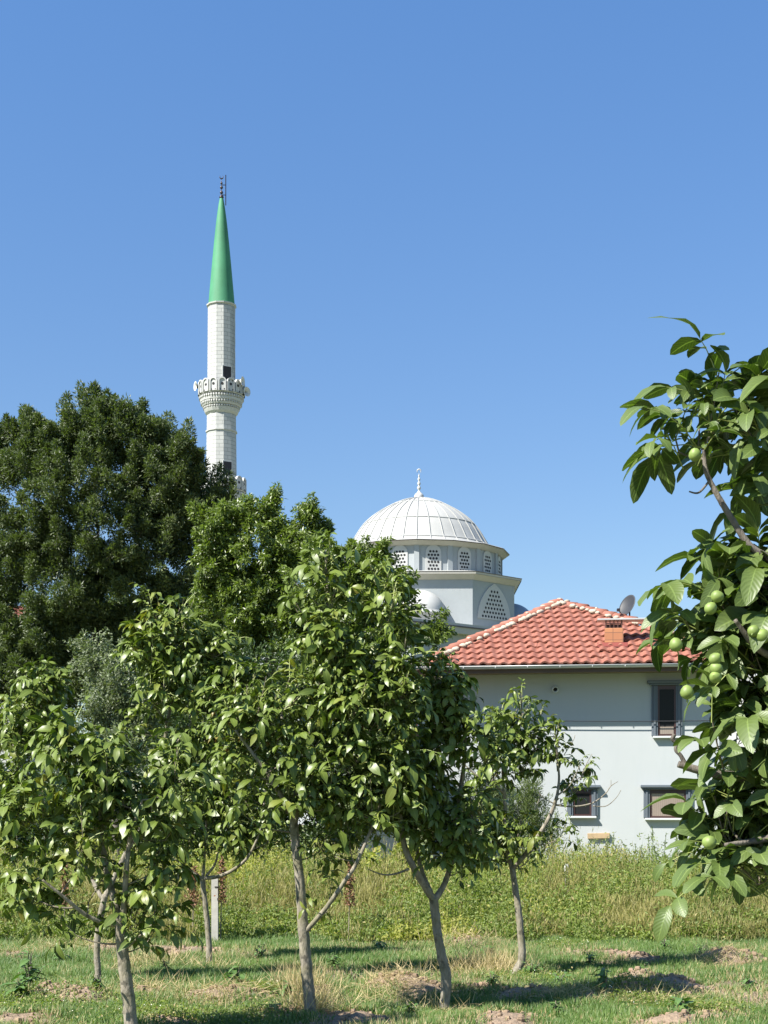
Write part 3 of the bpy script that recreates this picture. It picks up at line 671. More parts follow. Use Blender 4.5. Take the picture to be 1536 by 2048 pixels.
tufty("cherry_tree", "bright green tree right of the dark tree, below the minaret balcony", "tree", 31,
  [(500, 1100, 90, 90), (440, 1060, 50, 70), (545, 1040, 32, 32), (545, 1010, 14, 18), (620, 1060, 45, 45), (625, 1040, 22, 22), (590, 1150, 90, 80), (470, 1220, 80, 90), (560, 1250, 100, 80), (455, 1010, 34, 34), (420, 1120, 40, 80)],
  420, 210, .10, .042, 'mid', sig=.20, trunk=[(540, 1700, .8, .2), (540, 1450, .8, .17), (545, 1250, .7, .12), (550, 1100, .5, .06)], droop=.35, spread=.8, up=.35)
tufty("cherry_tree", "rounder bright green tree in front of the left side of the white dome", "tree", 28,
  [(700, 1130, 40, 45), (740, 1120, 28, 30), (690, 1200, 70, 70), (770, 1190, 55, 60), (640, 1170, 60, 60), (830, 1250, 45, 40), (750, 1280, 80, 60), (700, 1350, 90, 60)],
  330, 210, .095, .04, 'mid', sig=.18, trunk=[(700, 1700, .8, .16), (705, 1450, .8, .13), (705, 1250, .6, .08), (705, 1150, .4, .04)], droop=.35, spread=.8, up=.35)
tufty("plum_tree", "small grey-green tree with tiny pale leaves under the dark tree", "tree", 21,
  [(240, 1340, 70, 60), (215, 1420, 60, 60), (200, 1300, 30, 30), (290, 1400, 50, 60), (230, 1500, 90, 70)],
  150, 170, .05, .025, 'silver', sig=.2, trunk=[(235, 1790, .3, .08), (232, 1600, .3, .06), (238, 1450, .2, .04), (235, 1330, .1, .02)], spread=.9)
for (u, v, ru, rv, d, lab, kind_) in [
    (40, 1620, 110, 110, 27, "dark bush at the far left behind the canes", 'bush'), (170, 1660, 110, 90, 25, "low dark bush behind the nearest left walnut", 'bush'),
    (330, 1630, 110, 100, 26, "dark bush behind the slim walnut and concrete post", 'bush'), (480, 1600, 110, 120, 27, "tall dark bush left of the middle walnut's trunk", 'bush'),
    (650, 1580, 110, 130, 27, "tall dark bush right behind the middle walnut's trunk", 'bush'), (770, 1500, 60, 150, 26, "narrow pale-tipped bush by the low shed roof", 'willow'),
    (1510, 1600, 60, 90, 30, "dark bush beyond the right corner of the house", 'bush'), (560, 1400, 130, 120, 29, "broad dark bush filling in below the bright green tree", 'bush'),
    (380, 1480, 110, 110, 30, "dark bush beneath the largest dark tree", 'bush')]:
    tufty("bush", lab, "bush", d, [(u, v, ru, rv), (u - ru * .4, v + rv * .5, ru * .7, rv * .6), (u + ru * .4, v + rv * .45, ru * .7, rv * .6)], 130, 130, .085, .04, kind_, sig=.26, spread=.85, group="bushes behind the weeds")
tufty("willow_shrub", "feathery pale green shrub against the house wall under the small left window", "shrub", 29,
  [(1000, 1650, 80, 60), (960, 1610, 40, 40), (1065, 1650, 34, 60), (1040, 1600, 30, 36), (1090, 1690, 30, 50), (980, 1710, 90, 50)],
  190, 130, .075, .016, 'willow', sig=.22, spread=.55, up=.8, elong=2.2)
tufty("vine", "yellow-green leafy creeper sprawling left of the Y-shaped walnut trunk", "creeper", 19.5,
  [(800, 1735, 40, 26), (740, 1760, 40, 24), (790, 1770, 50, 24)], 40, 70, .085, .07, 'weed', sig=.14, spread=.9, stems=False)

# ------------------------------------------------------------------ mosque
def px2z(v, d): return EYE + (HOR - v) * d / F
def build_mosque():
    D = 95.0; cx = (838 - 768) * D / F; k = D / F
    t = thing("mosque", "pale mosque with white ribbed dome on a grey drum behind the tiled house", "mosque", (cx, D, 0))
    # local frame: x right, y away from the camera, z up
    Rd = 164 * k; zb = px2z(1142, D - Rd) ; zt = px2z(1089, D - Rd)
    n16 = 16; a0 = -math.pi / 2 + R(-3)
    def ring(prof, n, c, a0): m.lathe(prof, n, (0, 0, 0), c, a0=a0)
    m = MB(); ring([(Rd, zb - .3), (Rd, zt)], n16, 0, a0)
    for i in range(n16):                                # pilasters at the corners
        a = a0 + i * 2 * math.pi / n16; c_, s_ = math.cos(a), math.sin(a)
        fr = lambda x, y, z, c_=c_, s_=s_: (-s_ * x + c_ * (Rd * .985 + y), c_ * x + s_ * (Rd * .985 + y), z)
        m.prism([(-.16, zb), (.16, zb), (.16, zt), (-.16, zt)], fr, 0, .16, 0)
    m.build("drum", [M['drum']], t)
    # cornice of the drum
    m = MB(); Rc = 180 * k; zc0 = zt - .02; 
    ring([(Rd - .1, zc0 - .02), (Rd + .12, zc0), (Rc - .1, zc0 + .20), (Rc, zc0 + .22)], n16, 0, a0)
    ring([(Rc, zc0 + .22), (Rc + .03, zc0 + .28)], n16, 1, a0)
    ring([(Rc + .03, zc0 + .28), (Rc - .1, zc0 + .34), (148 * k, zc0 + .46)], n16, 2, a0)
    m.build("cornice", [M['trim'], M['lead'], M['domew']], t)
    # dome
    zd = zc0 + .36
    pr = [(152, 92), (150, 90), (146, 87), (139, 81), (130, 68.5), (120, 55), (106, 41), (85, 27), (60, 14.8), (38, 6.3), (20, 2.0), (6, .2), (0.4, 0)]
    H = px2z(997, D) - zd; kz = H / pr[0][1]
    prof = [(r * k, zd + H - y * kz) for r, y in pr]; prof[0] = (prof[0][0], zd)
    pp = smooth_poly(np.array(prof), 60); pp[:, 0] = np.maximum(pp[:, 0], .02)
    m = MB(); m.lathe(pp, 96)
    dm = m.build("dome", M['domew'], t, smooth=True)
    m = MB()                                            # standing seams: strips up the dome plus staggered cross laps
    for i in range(34):
        a = i * 2 * math.pi / 34 + .04; c_, s_ = math.cos(a), math.sin(a)
        q = pp[2:57]; pts = np.stack([q[:, 0] * c_ * 1.004, q[:, 0] * s_ * 1.004, q[:, 1] + .02], -1)
        m.tube(pts, .034, 4, cap=False)
    for zi in (14, 27, 40):
        m.lathe([(pp[zi][0] + .015, pp[zi][1] - .02), (pp[zi][0] + .05, pp[zi][1]), (pp[zi][0] + .005, pp[zi][1] + .05)], 96)
    m.build("standing_seams", M['domeseam'], dm)
    # finial
    m = MB(); zt_ = pp[-1][1]
    f = [(9.6, -1.5), (9.8, 3), (9.5, 6), (7.5, 9), (4, 12), (2.0, 15), (1.6, 17), (3.4, 19), (3.8, 21), (2.6, 24), (1.4, 26), (3.0, 28), (3.4, 30), (2.2, 33), (1.2, 35), (2.6, 37), (2.9, 39), (1.8, 41), (.9, 43), (1.7, 45), (1.6, 46.5), (.5, 48), (.2, 51)]
    m.lathe([(r * k, zt_ + z * k) for r, z in f], 14)
    th = np.linspace(R(-50), R(230), 16); rr = np.interp(np.linspace(0, 1, 16), [0, .5, 1], [.01, .05, .01])
    m.tube(np.stack([.13 * np.cos(th + math.pi) * 1, 0 * th, zt_ + 53 * k + .13 * np.sin(th + math.pi) * -1 + .05], -1), rr, 6)
    m.build("finial", M['white'], t, smooth=True)
    # drum windows with pierced grilles
    ap = Rd * math.cos(math.pi / n16)
    def grille(wd, ht, nx, nz, hr, pointed=False):
        g = MB(); fr = lambda x, y, z: (x, -y, z)
        g.prism(arch(wd, ht, 12, pointed), fr, -.1, .06, 0)
        g.prism(arch(wd * .82, ht * (.9 if pointed else .93), 12, pointed), fr, .06, .03, 0)
        inside = arch(wd * .80, ht * .9, 12, pointed)
        from mathutils.geometry import intersect_point_line
        def inpoly(x, z):
            c = False; k2 = len(inside)
            for i in range(k2):
                (x1, z1), (x2, z2) = inside[i], inside[(i + 1) % k2]
                if (z1 > z) != (z2 > z) and x < (x2 - x1) * (z - z1) / (z2 - z1) + x1: c = not c
            return c
        for j in range(nz):
            for i in range(nx):
                x = (i - (nx - 1) / 2 + (.5 if j % 2 else 0)) * wd * .8 / nx; z = (j + .6) * ht * .93 / nz
                if all(inpoly(x + hr * .8 * dx, z + hr * .8 * dz_) for dx, dz_ in ((1, 0), (-1, 0), (0, 1), (0, -1))):
                    g.prism(disc((x, z), hr), fr, .05, .068, 1)
        return g
    g0 = None
    for i in range(n16):
        a = a0 + (i + .5) * 2 * math.pi / n16
        if g0 is None:
            g0 = grille(1.0, 1.66, 4, 7, .082).build("window", [M['white'], M['dark']], t); o = g0
        else:
            o = g0.copy(); S.collection.objects.link(o)
        o.parent = t; o.location = (ap * math.cos(a), ap * math.sin(a), zb + .02); o.rotation_euler = (0, 0, a + math.pi / 2)
    # chamfered square base under the drum
    th0 = R(-1); hw = 99 * k; ch = 84 * k; chd = 2.6
    def rot(x, y): return (x * math.cos(th0) - y * math.sin(th0), x * math.sin(th0) + y * math.cos(th0))
    def cs(g, hw=hw, ch=ch, chd=chd):
        A = hw + g * .4; Bx = hw + ch + g
        p = [(-A, -Bx), (A, -Bx), (Bx, -A), (Bx, A), (A, Bx), (-A, Bx), (-Bx, A), (-Bx, -A)]
        return [rot(x, y) for x, y in p]
    def wallring(mm, z0, z1, g0, g1, c):
        a = cs(g0); b = cs(g1); v = [(x, y, z0) for x, y in a] + [(x, y, z1) for x, y in b]
        mm.add(v, [(i, (i + 1) % 8, 8 + (i + 1) % 8, 8 + i) for i in range(8)], c)
    zB0 = px2z(1250, D - 6); zB1 = px2z(1160, D - 6)
    m = MB(); wallring(m, zB0 - .6, zB1 + .05, 0, 0, 0); m.build("base_wall", M['drum'], t)
    m = MB(); wallring(m, zB1, zB1 + .3, .03, .40, 0); wallring(m, zB1 + .3, zB1 + .42, .45, .47, 0); wallring(m, zB1 + .42, zB1 + .46, .47, .50, 1)
    c8 = cs(.50); m.add([(x, y, zB1 + .46) for x, y in c8] + [(x * .8, y * .8, zB1 + .72) for x, y in c8], [(i, (i + 1) % 8, 8 + (i + 1) % 8, 8 + i) for i in range(8)] + [tuple(range(8, 16))], 2)
    m.build("base_cornice", [M['trim'], M['lead'], M['domew']], t)
    # pointed screens on the four chamfers
    c0 = cs(0); g1 = None
    for q in range(4):
        pA = np.array(c0[(1 + 2 * q) % 8]); pB = np.array(c0[(2 + 2 * q) % 8]); mid = (pA + pB) / 2; dv = pB - pA
        ang = math.atan2(dv[1], dv[0])
        if g1 is None:
            g1 = grille(3.1, 2.3, 9, 8, .088, True).build("arched_screen", [M['white'], M['dark']], t); o = g1
        else: o = g1.copy(); S.collection.objects.link(o)
        o.parent = t; o.location = (mid[0], mid[1], px2z(1243, D - 4)); o.rotation_euler = (0, 0, ang)
    # half domes on the four straight sides
    h0 = None
    for q in range(4):
        a = th0 - math.pi / 2 + q * math.pi / 2; c_, s_ = math.cos(a), math.sin(a); dd = hw + ch
        m = MB(); r_ = 1.62
        m.lathe([(r_, -.8), (r_, .12), (r_ * 1.06, .12), (r_ * 1.06, .22)] + [(r_ * math.cos(x), .22 + 1.50 * math.sin(x)) for x in np.linspace(0, math.pi / 2 - .02, 14)], 32, a0=0, arc=2 * math.pi)
        if q == 3: pass
        o = m.build("half_dome", [M['white'] if q in (0, 3) else M['blue']], t, smooth=True)  # front and left half domes white, right and back ones blue-grey
        o.location = (c_ * dd, s_ * dd, px2z(1236, D - 6)); 
    # prayer hall below
    phi = R(41)       # face normals
    hs = 7.8; zr = px2z(1259, 84)
    ux = np.array([math.cos(phi), math.sin(phi)]); uy = np.array([-math.sin(phi), math.cos(phi)])
    Mx = np.eye(4); Mx[:2, 0] = ux; Mx[:2, 1] = uy
    m = MB(); m.box(-hs, hs, -hs, hs, 0, zr, 0, Mx); m.build("hall_wall", M['drum'], t)
    m = MB(); m.box(-hs - .45, hs + .45, -hs - .45, hs + .45, zr, zr + .38, 0, Mx); m.box(-hs - .5, hs + .5, -hs - .5, hs + .5, zr + .38, zr + .46, 1, Mx)
    m.box(-hs - .42, hs + .42, -hs - .42, hs + .42, zr + .46, zr + .62, 2, Mx); m.box(-5.6, 5.6, -5.6, 5.6, zr + .62, zr + .95, 2, Mx)
    m.build("hall_roof", [M['trim'], M['lead'], M['domew']], t)
    def hallwin(xl, zc, face=0):
        g = MB(); fr = lambda x, y, z: (x, -y, z)
        g.prism(arch(.75, 1.5, 12), fr, -.1, .07, 0); g.prism(arch(.42, 1.2, 12), fr, .05, .085, 1)
        g.box(-.21, .21, -.10, -.088, .55, .60, 0); g.box(-.02, .02, -.10, -.088, .05, 1.0, 0)
        o = g.build("hall_window", [M['white'], M['glass']], t)
        p = ux * xl - uy * hs if face == 0 else -ux * hs + uy * xl
        o.location = (p[0], p[1], zc); o.rotation_euler = (0, 0, phi if face == 0 else phi - math.pi / 2)
    for xl in (-5.9, -2.6, .7, 4.0): hallwin(xl, zr - 1.95)
    for xl in (-5.9, -2.6, .7, 4.0): hallwin(xl, zr - 1.95, 1)
    return t
build_mosque()

def build_minaret():
    D = 100.0; k = D / F; cx = (443 - 768) * k
    t = thing("minaret", "tall white stone minaret with a green cone spire and two balconies", "minaret", (cx, D, 0)); z = lambda v: px2z(v, D - .95 * min(1, max(0, (v - 398) / 204)))
    a0 = -math.pi / 2 + R(15)
    def ngon(m, prof, n=12, c=0, a0=a0):
        for j in range(len(prof) - 1):
            (r1, z1), (r2, z2) = prof[j], prof[j + 1]
            for i in range(n):
                a, b = a0 + i * 2 * math.pi / n, a0 + (i + 1) * 2 * math.pi / n; wd = 2 * r1 * math.sin(math.pi / n)
                m.add([(r1 * math.cos(a), r1 * math.sin(a), z1), (r1 * math.cos(b), r1 * math.sin(b), z1), (r2 * math.cos(b), r2 * math.sin(b), z2), (r2 * math.cos(a), r2 * math.sin(a), z2)],
                      [(0, 1, 2, 3)], c, [(i * wd + .45 * (i % 2), z1, 0), ((i + 1) * wd + .45 * (i % 2), z1, 0), ((i + 1) * wd + .45 * (i % 2), z2, 0), (i * wd + .45 * (i % 2), z2, 0)])
    r1 = 27.6 * k; r2 = 30 * k; r3 = 32 * k
    m = MB(); ngon(m, [(r3 * 1.6, 0), (r3 * 1.6, 6), (r3, 8), (r3, z(985))]); ngon(m, [(r2 * 1.02, z(950)), (r2 * .99, z(857))]); ngon(m, [(r2 * .985, z(857)), (r2 * .97, z(815))]); ngon(m, [(r1 * 1.03, z(790)), (r1 * .985, z(604))])
    m.build("shaft", M['block'], t)
    m = MB(); ngon(m, [(r2 * .9, z(860)), (r2 * 1.06, z(859)), (r2 * 1.07, z(856.5)), (r2 * .9, z(855))]); m.build('ring_moulding', M['white'], t); m = MB(); ngon(m, [(r1 * .9, z(606)), (r1 * 1.08, z(604.5)), (r1 * 1.1, z(602)), (r1 * .8, z(601))])
    m.build("ring_moulding", M['white'], t)
    # spire
    m = MB(); pr = [(26.3, 602), (24.4, 580), (21.6, 550), (18.3, 515), (14.6, 478), (10.4, 440), (6.4, 412), (3.9, 399), (3.4, 397)]
    pp = smooth_poly(np.array([(r * k, z(v)) for r, v in pr]), 30)
    m.lathe(pp, 24, rmod=lambda th: 1 + .012 * np.cos(th * 12)); m.build("spire", M['green'], t, smooth=True)
    m = MB(); f = [(1.2, 398), (1.6, 397.5), (4.4, 396), (4.6, 394.5), (3.6, 392), (1.2, 390.5), (1.1, 388.5), (3.2, 386.5), (3.4, 385), (2.4, 383), (.9, 381), (.8, 378.5), (3.0, 376.5), (3.2, 375), (2.2, 373), (.8, 371), (.8, 369), (2.3, 367.5), (2.4, 366), (1.5, 364.5), (.6, 363), (.3, 359)]
    m.lathe([(r * k, z(v)) for r, v in f], 12)
    th = np.linspace(R(-50), R(230), 14); m.tube(np.stack([.12 * np.cos(-th), 0 * th, z(358) + .14 - .12 * np.sin(th) * 1], -1), np.interp(np.linspace(0, 1, 14), [0, .5, 1], [.01, .05, .01]), 5)
    m.build("finial", M['metal'], t, smooth=True)
    m = MB(); xo = 8.6 * k
    m.tube([(xo, 0, z(410)), (xo, 0, z(350))], .035, 5); m.tube([(0, 0, z(370)), (xo, 0, z(370))], .03, 5); m.tube([(0, 0, z(390)), (xo, 0, z(390))], .03, 5)
    m.build("lightning_rod", M['metal'], t)
    # cable down the shaft
    m = MB(); a = a0 + R(58); zs = np.linspace(z(606), z(752), 18)
    m.tube([((r1 * 1.02 + .03) * math.cos(a + .02 * math.sin(i * 1.7)), (r1 * 1.02 + .03) * math.sin(a + .02 * math.sin(i * 1.7)), q) for i, q in enumerate(zs)], .03, 5)
    m.build("conduit", M['horn'], t)
    # doors on to the balconies
    for (ro, v0, v1) in ((r1 * 1.02, 732, 757), (r2, 923, 952)):
        m = MB(); am = a0 + R(15); ap = ro * math.cos(R(15)); fr = lambda x, y, zz: (-math.sin(am) * x + math.cos(am) * (ap + y), math.cos(am) * x + math.sin(am) * (ap + y), zz)
        wd = .30; m.prism([(-wd - .06, z(v1)), (wd + .06, z(v1)), (wd + .06, z(v0) + .06), (-wd - .06, z(v0) + .06)], fr, -.1, .03, 0)
        m.prism([(-wd, z(v1)), (wd, z(v1)), (wd, z(v0)), (-wd, z(v0))], fr, 0, .045, 1)
        m.build("door", [M['white'], M['dark']], t)
    # balconies
    def balcony(vt, vb, rad, r_in):
        bal = MB(); n = 16; aa = -math.pi / 2 - R(3); s = (vb - vt) / 29.0; v = lambda q: px2z(vt + q * s, D - rad * k * (1 if q < 35 else 1 - .3 * min(1, (q - 35) / 30)))
        R0 = rad * k
        ngon(bal, [(R0 * .80, v(30)), (R0 * .98, v(29)), (R0 * .995, v(27)), (R0 * .9, v(26.5))], n, 0, aa)
        ngon(bal, [(r_in, v(70)), (r_in * 1.12, v(66)), (R0 * .76, v(61)), (R0 * .78, v(58)), (R0 * .74, v(57.5)), (R0 * .74, v(53)), (R0 * .84, v(52)), (R0 * .87, v(48)), (R0 * .85, v(47)), (R0 * .85, v(43)), (R0 * .93, v(42)), (R0 * .95, v(37)), (R0 * .93, v(36)), (R0 * .95, v(33)), (R0 * .8, v(30))], n, 0, aa)
        ngon(bal, [(r_in * .9, v(27)), (R0 * .96, v(27))], n, 0, aa)
        o = bal.build("balcony", M['white'], t)
        for (rr, q0, q1, cnt) in ((.80, 53.5, 58, 44), (.90, 42.5, 48.5, 48), (.985, 31, 36, 52)):
            cb = MB()
            for i in range(cnt):
                a = i * 2 * math.pi / cnt; c_, s_ = math.cos(a), math.sin(a)
                fr = lambda x, y, zz: (-s_ * x + c_ * y, c_ * x + s_ * y, zz)
                w_ = R0 * rr * math.pi / cnt * .62
                cb.prism([(-w_, v(q0)), (w_, v(q0)), (w_, v(q0 + (q1 - q0) * .5)), (0, v(q1)), (-w_, v(q0 + (q1 - q0) * .5))], fr, R0 * (rr - .1), R0 * rr, 0)
            cb.build("corbel_ring", M['white'], o)
        pn = MB()
        for i in range(n):
            a = aa + (i + .5) * 2 * math.pi / n; c_, s_ = math.cos(a), math.sin(a); apt = R0 * math.cos(math.pi / n)
            fr = lambda x, y, zz: (-s_ * x + c_ * (apt + y), c_ * x + s_ * (apt + y), zz)
            wd = 2 * R0 * math.sin(math.pi / n); hh_ = v(0) - v(27); zb_ = v(27)
            A = [(x, y + zb_) for x, y in arch(wd * .86, hh_, 12)]; B_ = [(x, y + zb_) for x, y in arch(wd * .62, hh_ * .9, 12)]
            pn.prism(A, fr, -.12, .0, 0, back=True)
            # raised rim: ring between A and B
            kA = len(A); vv = [fr(x, .07, y) for x, y in A] + [fr(x, .07, y) for x, y in B_] + [fr(x, .0, y) for x, y in A] + [fr(x, .0, y) for x, y in B_]
            fs = []
            for j in range(kA):
                j2 = (j + 1) % kA; fs += [(j, j2, kA + j2, kA + j), (2 * kA + j, 2 * kA + j2, j2, j), (kA + j, kA + j2, 3 * kA + j2, 3 * kA + j)]
            pn.add(vv, fs, 0)
            pn.prism(disc((0, zb_ + hh_ * .52), .10, 8), fr, 0, .012, 1)
            for sx in (-1, 1):
                pn.prism(disc((sx * .15, zb_ + hh_ * .12), .05, 6), fr, 0, .012, 1)
                if i % 2: pn.prism(disc((sx * .13, zb_ + hh_ * .78), .045, 6), fr, 0, .012, 1)
        pn.build("parapet", [M['white'], M['dark']], o)
    balcony(753, 782, 45.5, r2 * .97); balcony(947, 976, 48.5, r3)
    # loudspeakers
    def horn(u, v, dy, az, label):
        p = np.array([(u - 768) * k, D + dy, z(v)]); h = thing("loudspeaker", label, "loudspeaker", tuple(p), "horn loudspeakers on the minaret balcony", az)
        m = MB(); q = [(.03, -.62), (.10, -.6), (.11, -.42), (.05, -.40), (.08, -.25), (.16, -.1), (.30, 0), (.34, .02), (.30, .01), (.14, -.08), (.05, -.3)]
        m.lathe(q, 18); o = m.build("horn", M['horn'], h, smooth=True); o.rotation_euler = (R(90), 0, 0)
        m = MB(); m.tube([(0, .45, -.02), (0, .5, -.45)], .035, 6); m.tube([(0, .5, -.3), (0, .9, -.35)], .03, 6); m.build("bracket", M['metal'], h)
    horn(392, 767, -.3, R(-62), "white horn loudspeaker pointing left on the upper minaret balcony")
    horn(488, 762, -.9, R(72), "white horn loudspeaker pointing right, upper of the two at the balcony's right")
    horn(494, 777, -.2, R(48), "white horn loudspeaker facing forward right, lower of the two at the balcony's right")
build_minaret()

# ------------------------------------------------------------------ the tiled house
WL = P(866, 1600, 36.6)[:2]; WR = P(1446, 1600, 35.6)[:2]
ex = (WR - WL) / np.linalg.norm(WR - WL); ey = np.array([-ex[1], ex[0]]); WW = np.linalg.norm(WR - WL)
def hp(u, v, yl=0.0):        # where the ray of a pixel meets the plane yl in front of / behind the facade, in house coordinates
    r = np.array([(u - 768) / F, 1.0]); o = -WL
    # (t*r - WL).ey = yl
    tt = (yl + WL @ ey) / (r @ ey); w_ = tt * r - WL
    return float(w_ @ ex), float(EYE + (HOR - v) * tt / F)
def hw_(x, y): p = WL + ex * x + ey * y; return p
def tiled(mb, Lc, Rc, poly, origin, e_s, e_t, e_n, pitch=.256, row=.40, jitter=.0, shear=0.0):
    """tile courses over the plane origin + s*e_s + t*e_t, kept inside poly (s,t)"""
    poly = np.array(poly); s0, s1 = poly[:, 0].min(), poly[:, 0].max(); t1 = poly[:, 1].max()
    nr_ = int(t1 / row) + 1; ns = 12
    ss = np.arange((math.floor(s0 / pitch) - 3) * ns, (math.ceil(s1 / pitch) + 3) * ns + 1) * pitch / ns
    ph = (ss / pitch) % 1.0
    wave = .024 * np.sin(ph * 2 * math.pi) + .02
    def inside(s, t):
        c = np.zeros(s.shape, bool); k2 = len(poly)
        for i in range(k2):
            (x1, z1), (x2, z2) = poly[i], poly[(i + 1) % k2]
            if z1 == z2: continue
            c ^= ((z1 > t) != (z2 > t)) & (s < (x2 - x1) * (t - z1) / (z2 - z1) + x1)
        return c
    for r_ in range(nr_):
        ta = r_ * row; tb = ta + row * 1.02
        th = [(ta, -.0), (ta, .046), (ta + row * .5, .026), (tb, .004)]
        jr = np.repeat(rng.normal(size=len(ss) // ns + 2) * .006, ns)[:len(ss)]
        V = []
        for t_, h_ in th: V.append(origin + (ss[:, None] - shear * (r_ - 7)) * e_s + (t_ + jr[:, None] * (1 if t_ == ta else 0)) * e_t + (wave + h_ + jr * .8)[:, None] * e_n)
        V = np.concatenate(V); n_ = len(ss); q = []
        mids = (ss[:-1] + ss[1:]) / 2; ok = inside(mids - shear * (r_ - 7), np.full(len(mids), ta + row * .5))
        for i in np.nonzero(ok)[0]:
            for l in range(3): q.append([l * n_ + i, l * n_ + i + 1, (l + 1) * n_ + i + 1, (l + 1) * n_ + i])
        if q:
            col = np.floor(ss / pitch + 1e-6); a = np.stack([np.tile(col, 4), np.full(4 * n_, r_), np.zeros(4 * n_)], -1)
            mb.add(V, np.array(q), 0, a)
def build_house():
    t = thing("house", "two-storey pale mint house with a red tiled hip roof beyond the weeds", "house", (WL[0], WL[1], 0), rotz=math.atan2(ex[1], ex[0]))
    DEP = 9.0; ovh = .78
    xL, zE = hp(832, 1338, -ovh); xR, _ = hp(1482, 1338, -ovh); zW = zE + .02
    m = MB(); m.box(0, WW, 0, DEP, 0, zW + .1, 0); m.build("wall", M['wall'], t)
    # roof planes in local coordinates
    sl_ = math.tan(R(25.5)); y0 = -ovh - .02; z0 = zE + .05
    def roofpt(u, v):      # ray meets the front slope
        r = np.array([(u - 768) / F, 1.0]); a, b = r @ ex, r @ ey; cxx, cyy = -WL @ ex, -WL @ ey
        # z: EYE+(HOR-v)/F*tt = z0 + sl*(b*tt + cyy - y0)
        tt = (z0 + sl_ * (cyy - y0) - EYE) / ((HOR - v) / F - sl_ * b); return np.array([a * tt + cxx, b * tt + cyy, EYE + (HOR - v) / F * tt])
    A_ = roofpt(1120, 1207); Q = roofpt(1290, 1254); L0 = np.array([xL, y0, z0]); R0 = np.array([xR, y0, z0])
    yB = DEP + ovh; LB = np.array([xL, yB, z0]); RB = np.array([xR, yB, z0])
    top = np.array([A_[0], max(A_[1], 5.0), A_[2]])
    e_s = np.array([1.0, 0, 0]); cl = math.cos(math.atan(sl_)); e_t = np.array([0, cl, cl * sl_]); e_n = np.array([0, -cl * sl_, cl])
    toST = lambda p: (p[0] - L0[0], (p[1] - y0) / cl)
    m = MB()
    m.poly([L0, R0, Q, A_], 1)
    tiled(m, None, None, [toST(L0), toST(R0), toST(Q), toST(A_)], L0 + e_n * .02, e_s, e_t, e_n, shear=.05)
    m.poly([A_, LB, L0], 0); m.poly([A_, Q, RB, LB], 0); m.poly([Q, R0, RB], 0)
    rf = m.build("roof", [M['tile'], M['tile']], t)
    # hip tiles bedded in mortar
    m = MB()
    def hip(a, b, r=.135):
        L_ = np.linalg.norm(b - a); n_ = int(L_ / .36); d = (b - a) / L_
        for i in range(n_):
            p0 = a + d * i * .36; p1 = a + d * (i * .36 + .40); j = rng.normal(size=3) * .012
            sid = norm(np.cross(d, np.array([0, 0, 1.0]))); upn = np.cross(sid, d); col = rng.random()
            V = []
            for p, rr, lf in ((p0, r * 1.12, .045), (p1, r * .93, .02)):
                for th in np.linspace(0, math.pi, 8): V.append(p + j + sid * rr * math.cos(th) + upn * (rr * math.sin(th) * .9 + lf))
            m.add(V, [(q, q + 1, q + 9, q + 8) for q in range(7)] + [tuple(range(8))[::-1]], 0, np.tile([i, 77, col], (16, 1)))
            for s_ in (-1, 1):         # mortar dollops
                for _ in range(3):
                    c = p0 + d * rng.random() * .36 + sid * s_ * r * (.95 + .4 * rng.random()) + upn * .035; rr = .05 + .055 * rng.random()
                    m.lathe([(rr * .05, -rr * .6), (rr, -rr * .1), (rr * .9, rr * .4), (rr * .4, rr * .75), (rr * .03, rr * .8)], 7, c, 1, rmod=lambda th: 1 + .25 * np.sin(th * 3 + i))
            c = p1 + upn * (r * .9); rr = .045 + .03 * rng.random()
            if rng.random() < .8: m.lathe([(rr, -rr * .5), (rr * 1.25, 0), (rr * .7, rr * .5), (rr * .05, rr * .6)], 8, c - d * .03, 1, rmod=lambda th: 1 + .3 * np.sin(th * 2 + i))
    hip(L0 + (A_ - L0) * .0, A_); hip(R0, Q); hip(Q, A_)
    m.build("ridge_tiles", [M['tile'], M['mortar']], rf, smooth=True)
    # eaves
    m = MB(); m.box(xL + .03, xR - .03, -ovh + .03, 0, zE - .10, zE - .06, 0); m.box(xL + .03, -.002, 0, yB, zE - .10, zE - .06, 0); m.box(WW + .002, xR - .03, 0, yB, zE - .10, zE - .06, 0)
    m.box(xL + .03, xR - .03, -ovh + .01, -ovh + .04, zE - .13, zE + .07, 1)
    m.box(xL + .01, xL + .04, -ovh + .03, yB, zE - .13, zE + .05, 1); m.box(xR - .04, xR - .01, -ovh + .03, yB, zE - .13, zE + .05, 1)
    m.build("soffit", [M['soffit'], M['fascia']], t)
    m = MB(); th = np.linspace(math.pi, 2 * math.pi, 9); V = []
    for x in (xL, xR):
        for a in th: V.append((x, -ovh - .055 + .055 * math.cos(a), zE + .03 + .065 * math.sin(a)))
    m.add(V, [(i, i + 1, 10 + i, 9 + i) for i in range(8)], 0)
    m.tube([(xL, -ovh - .112, zE + .035), (xR, -ovh - .112, zE + .035)], .012, 6)
    for x in np.arange(xL + .4, xR, .8): m.box(x, x + .025, -ovh - .118, -ovh - .11, zE - .03, zE + .04, 0)
    m.build("gutter", M['gut'], t, smooth=True)
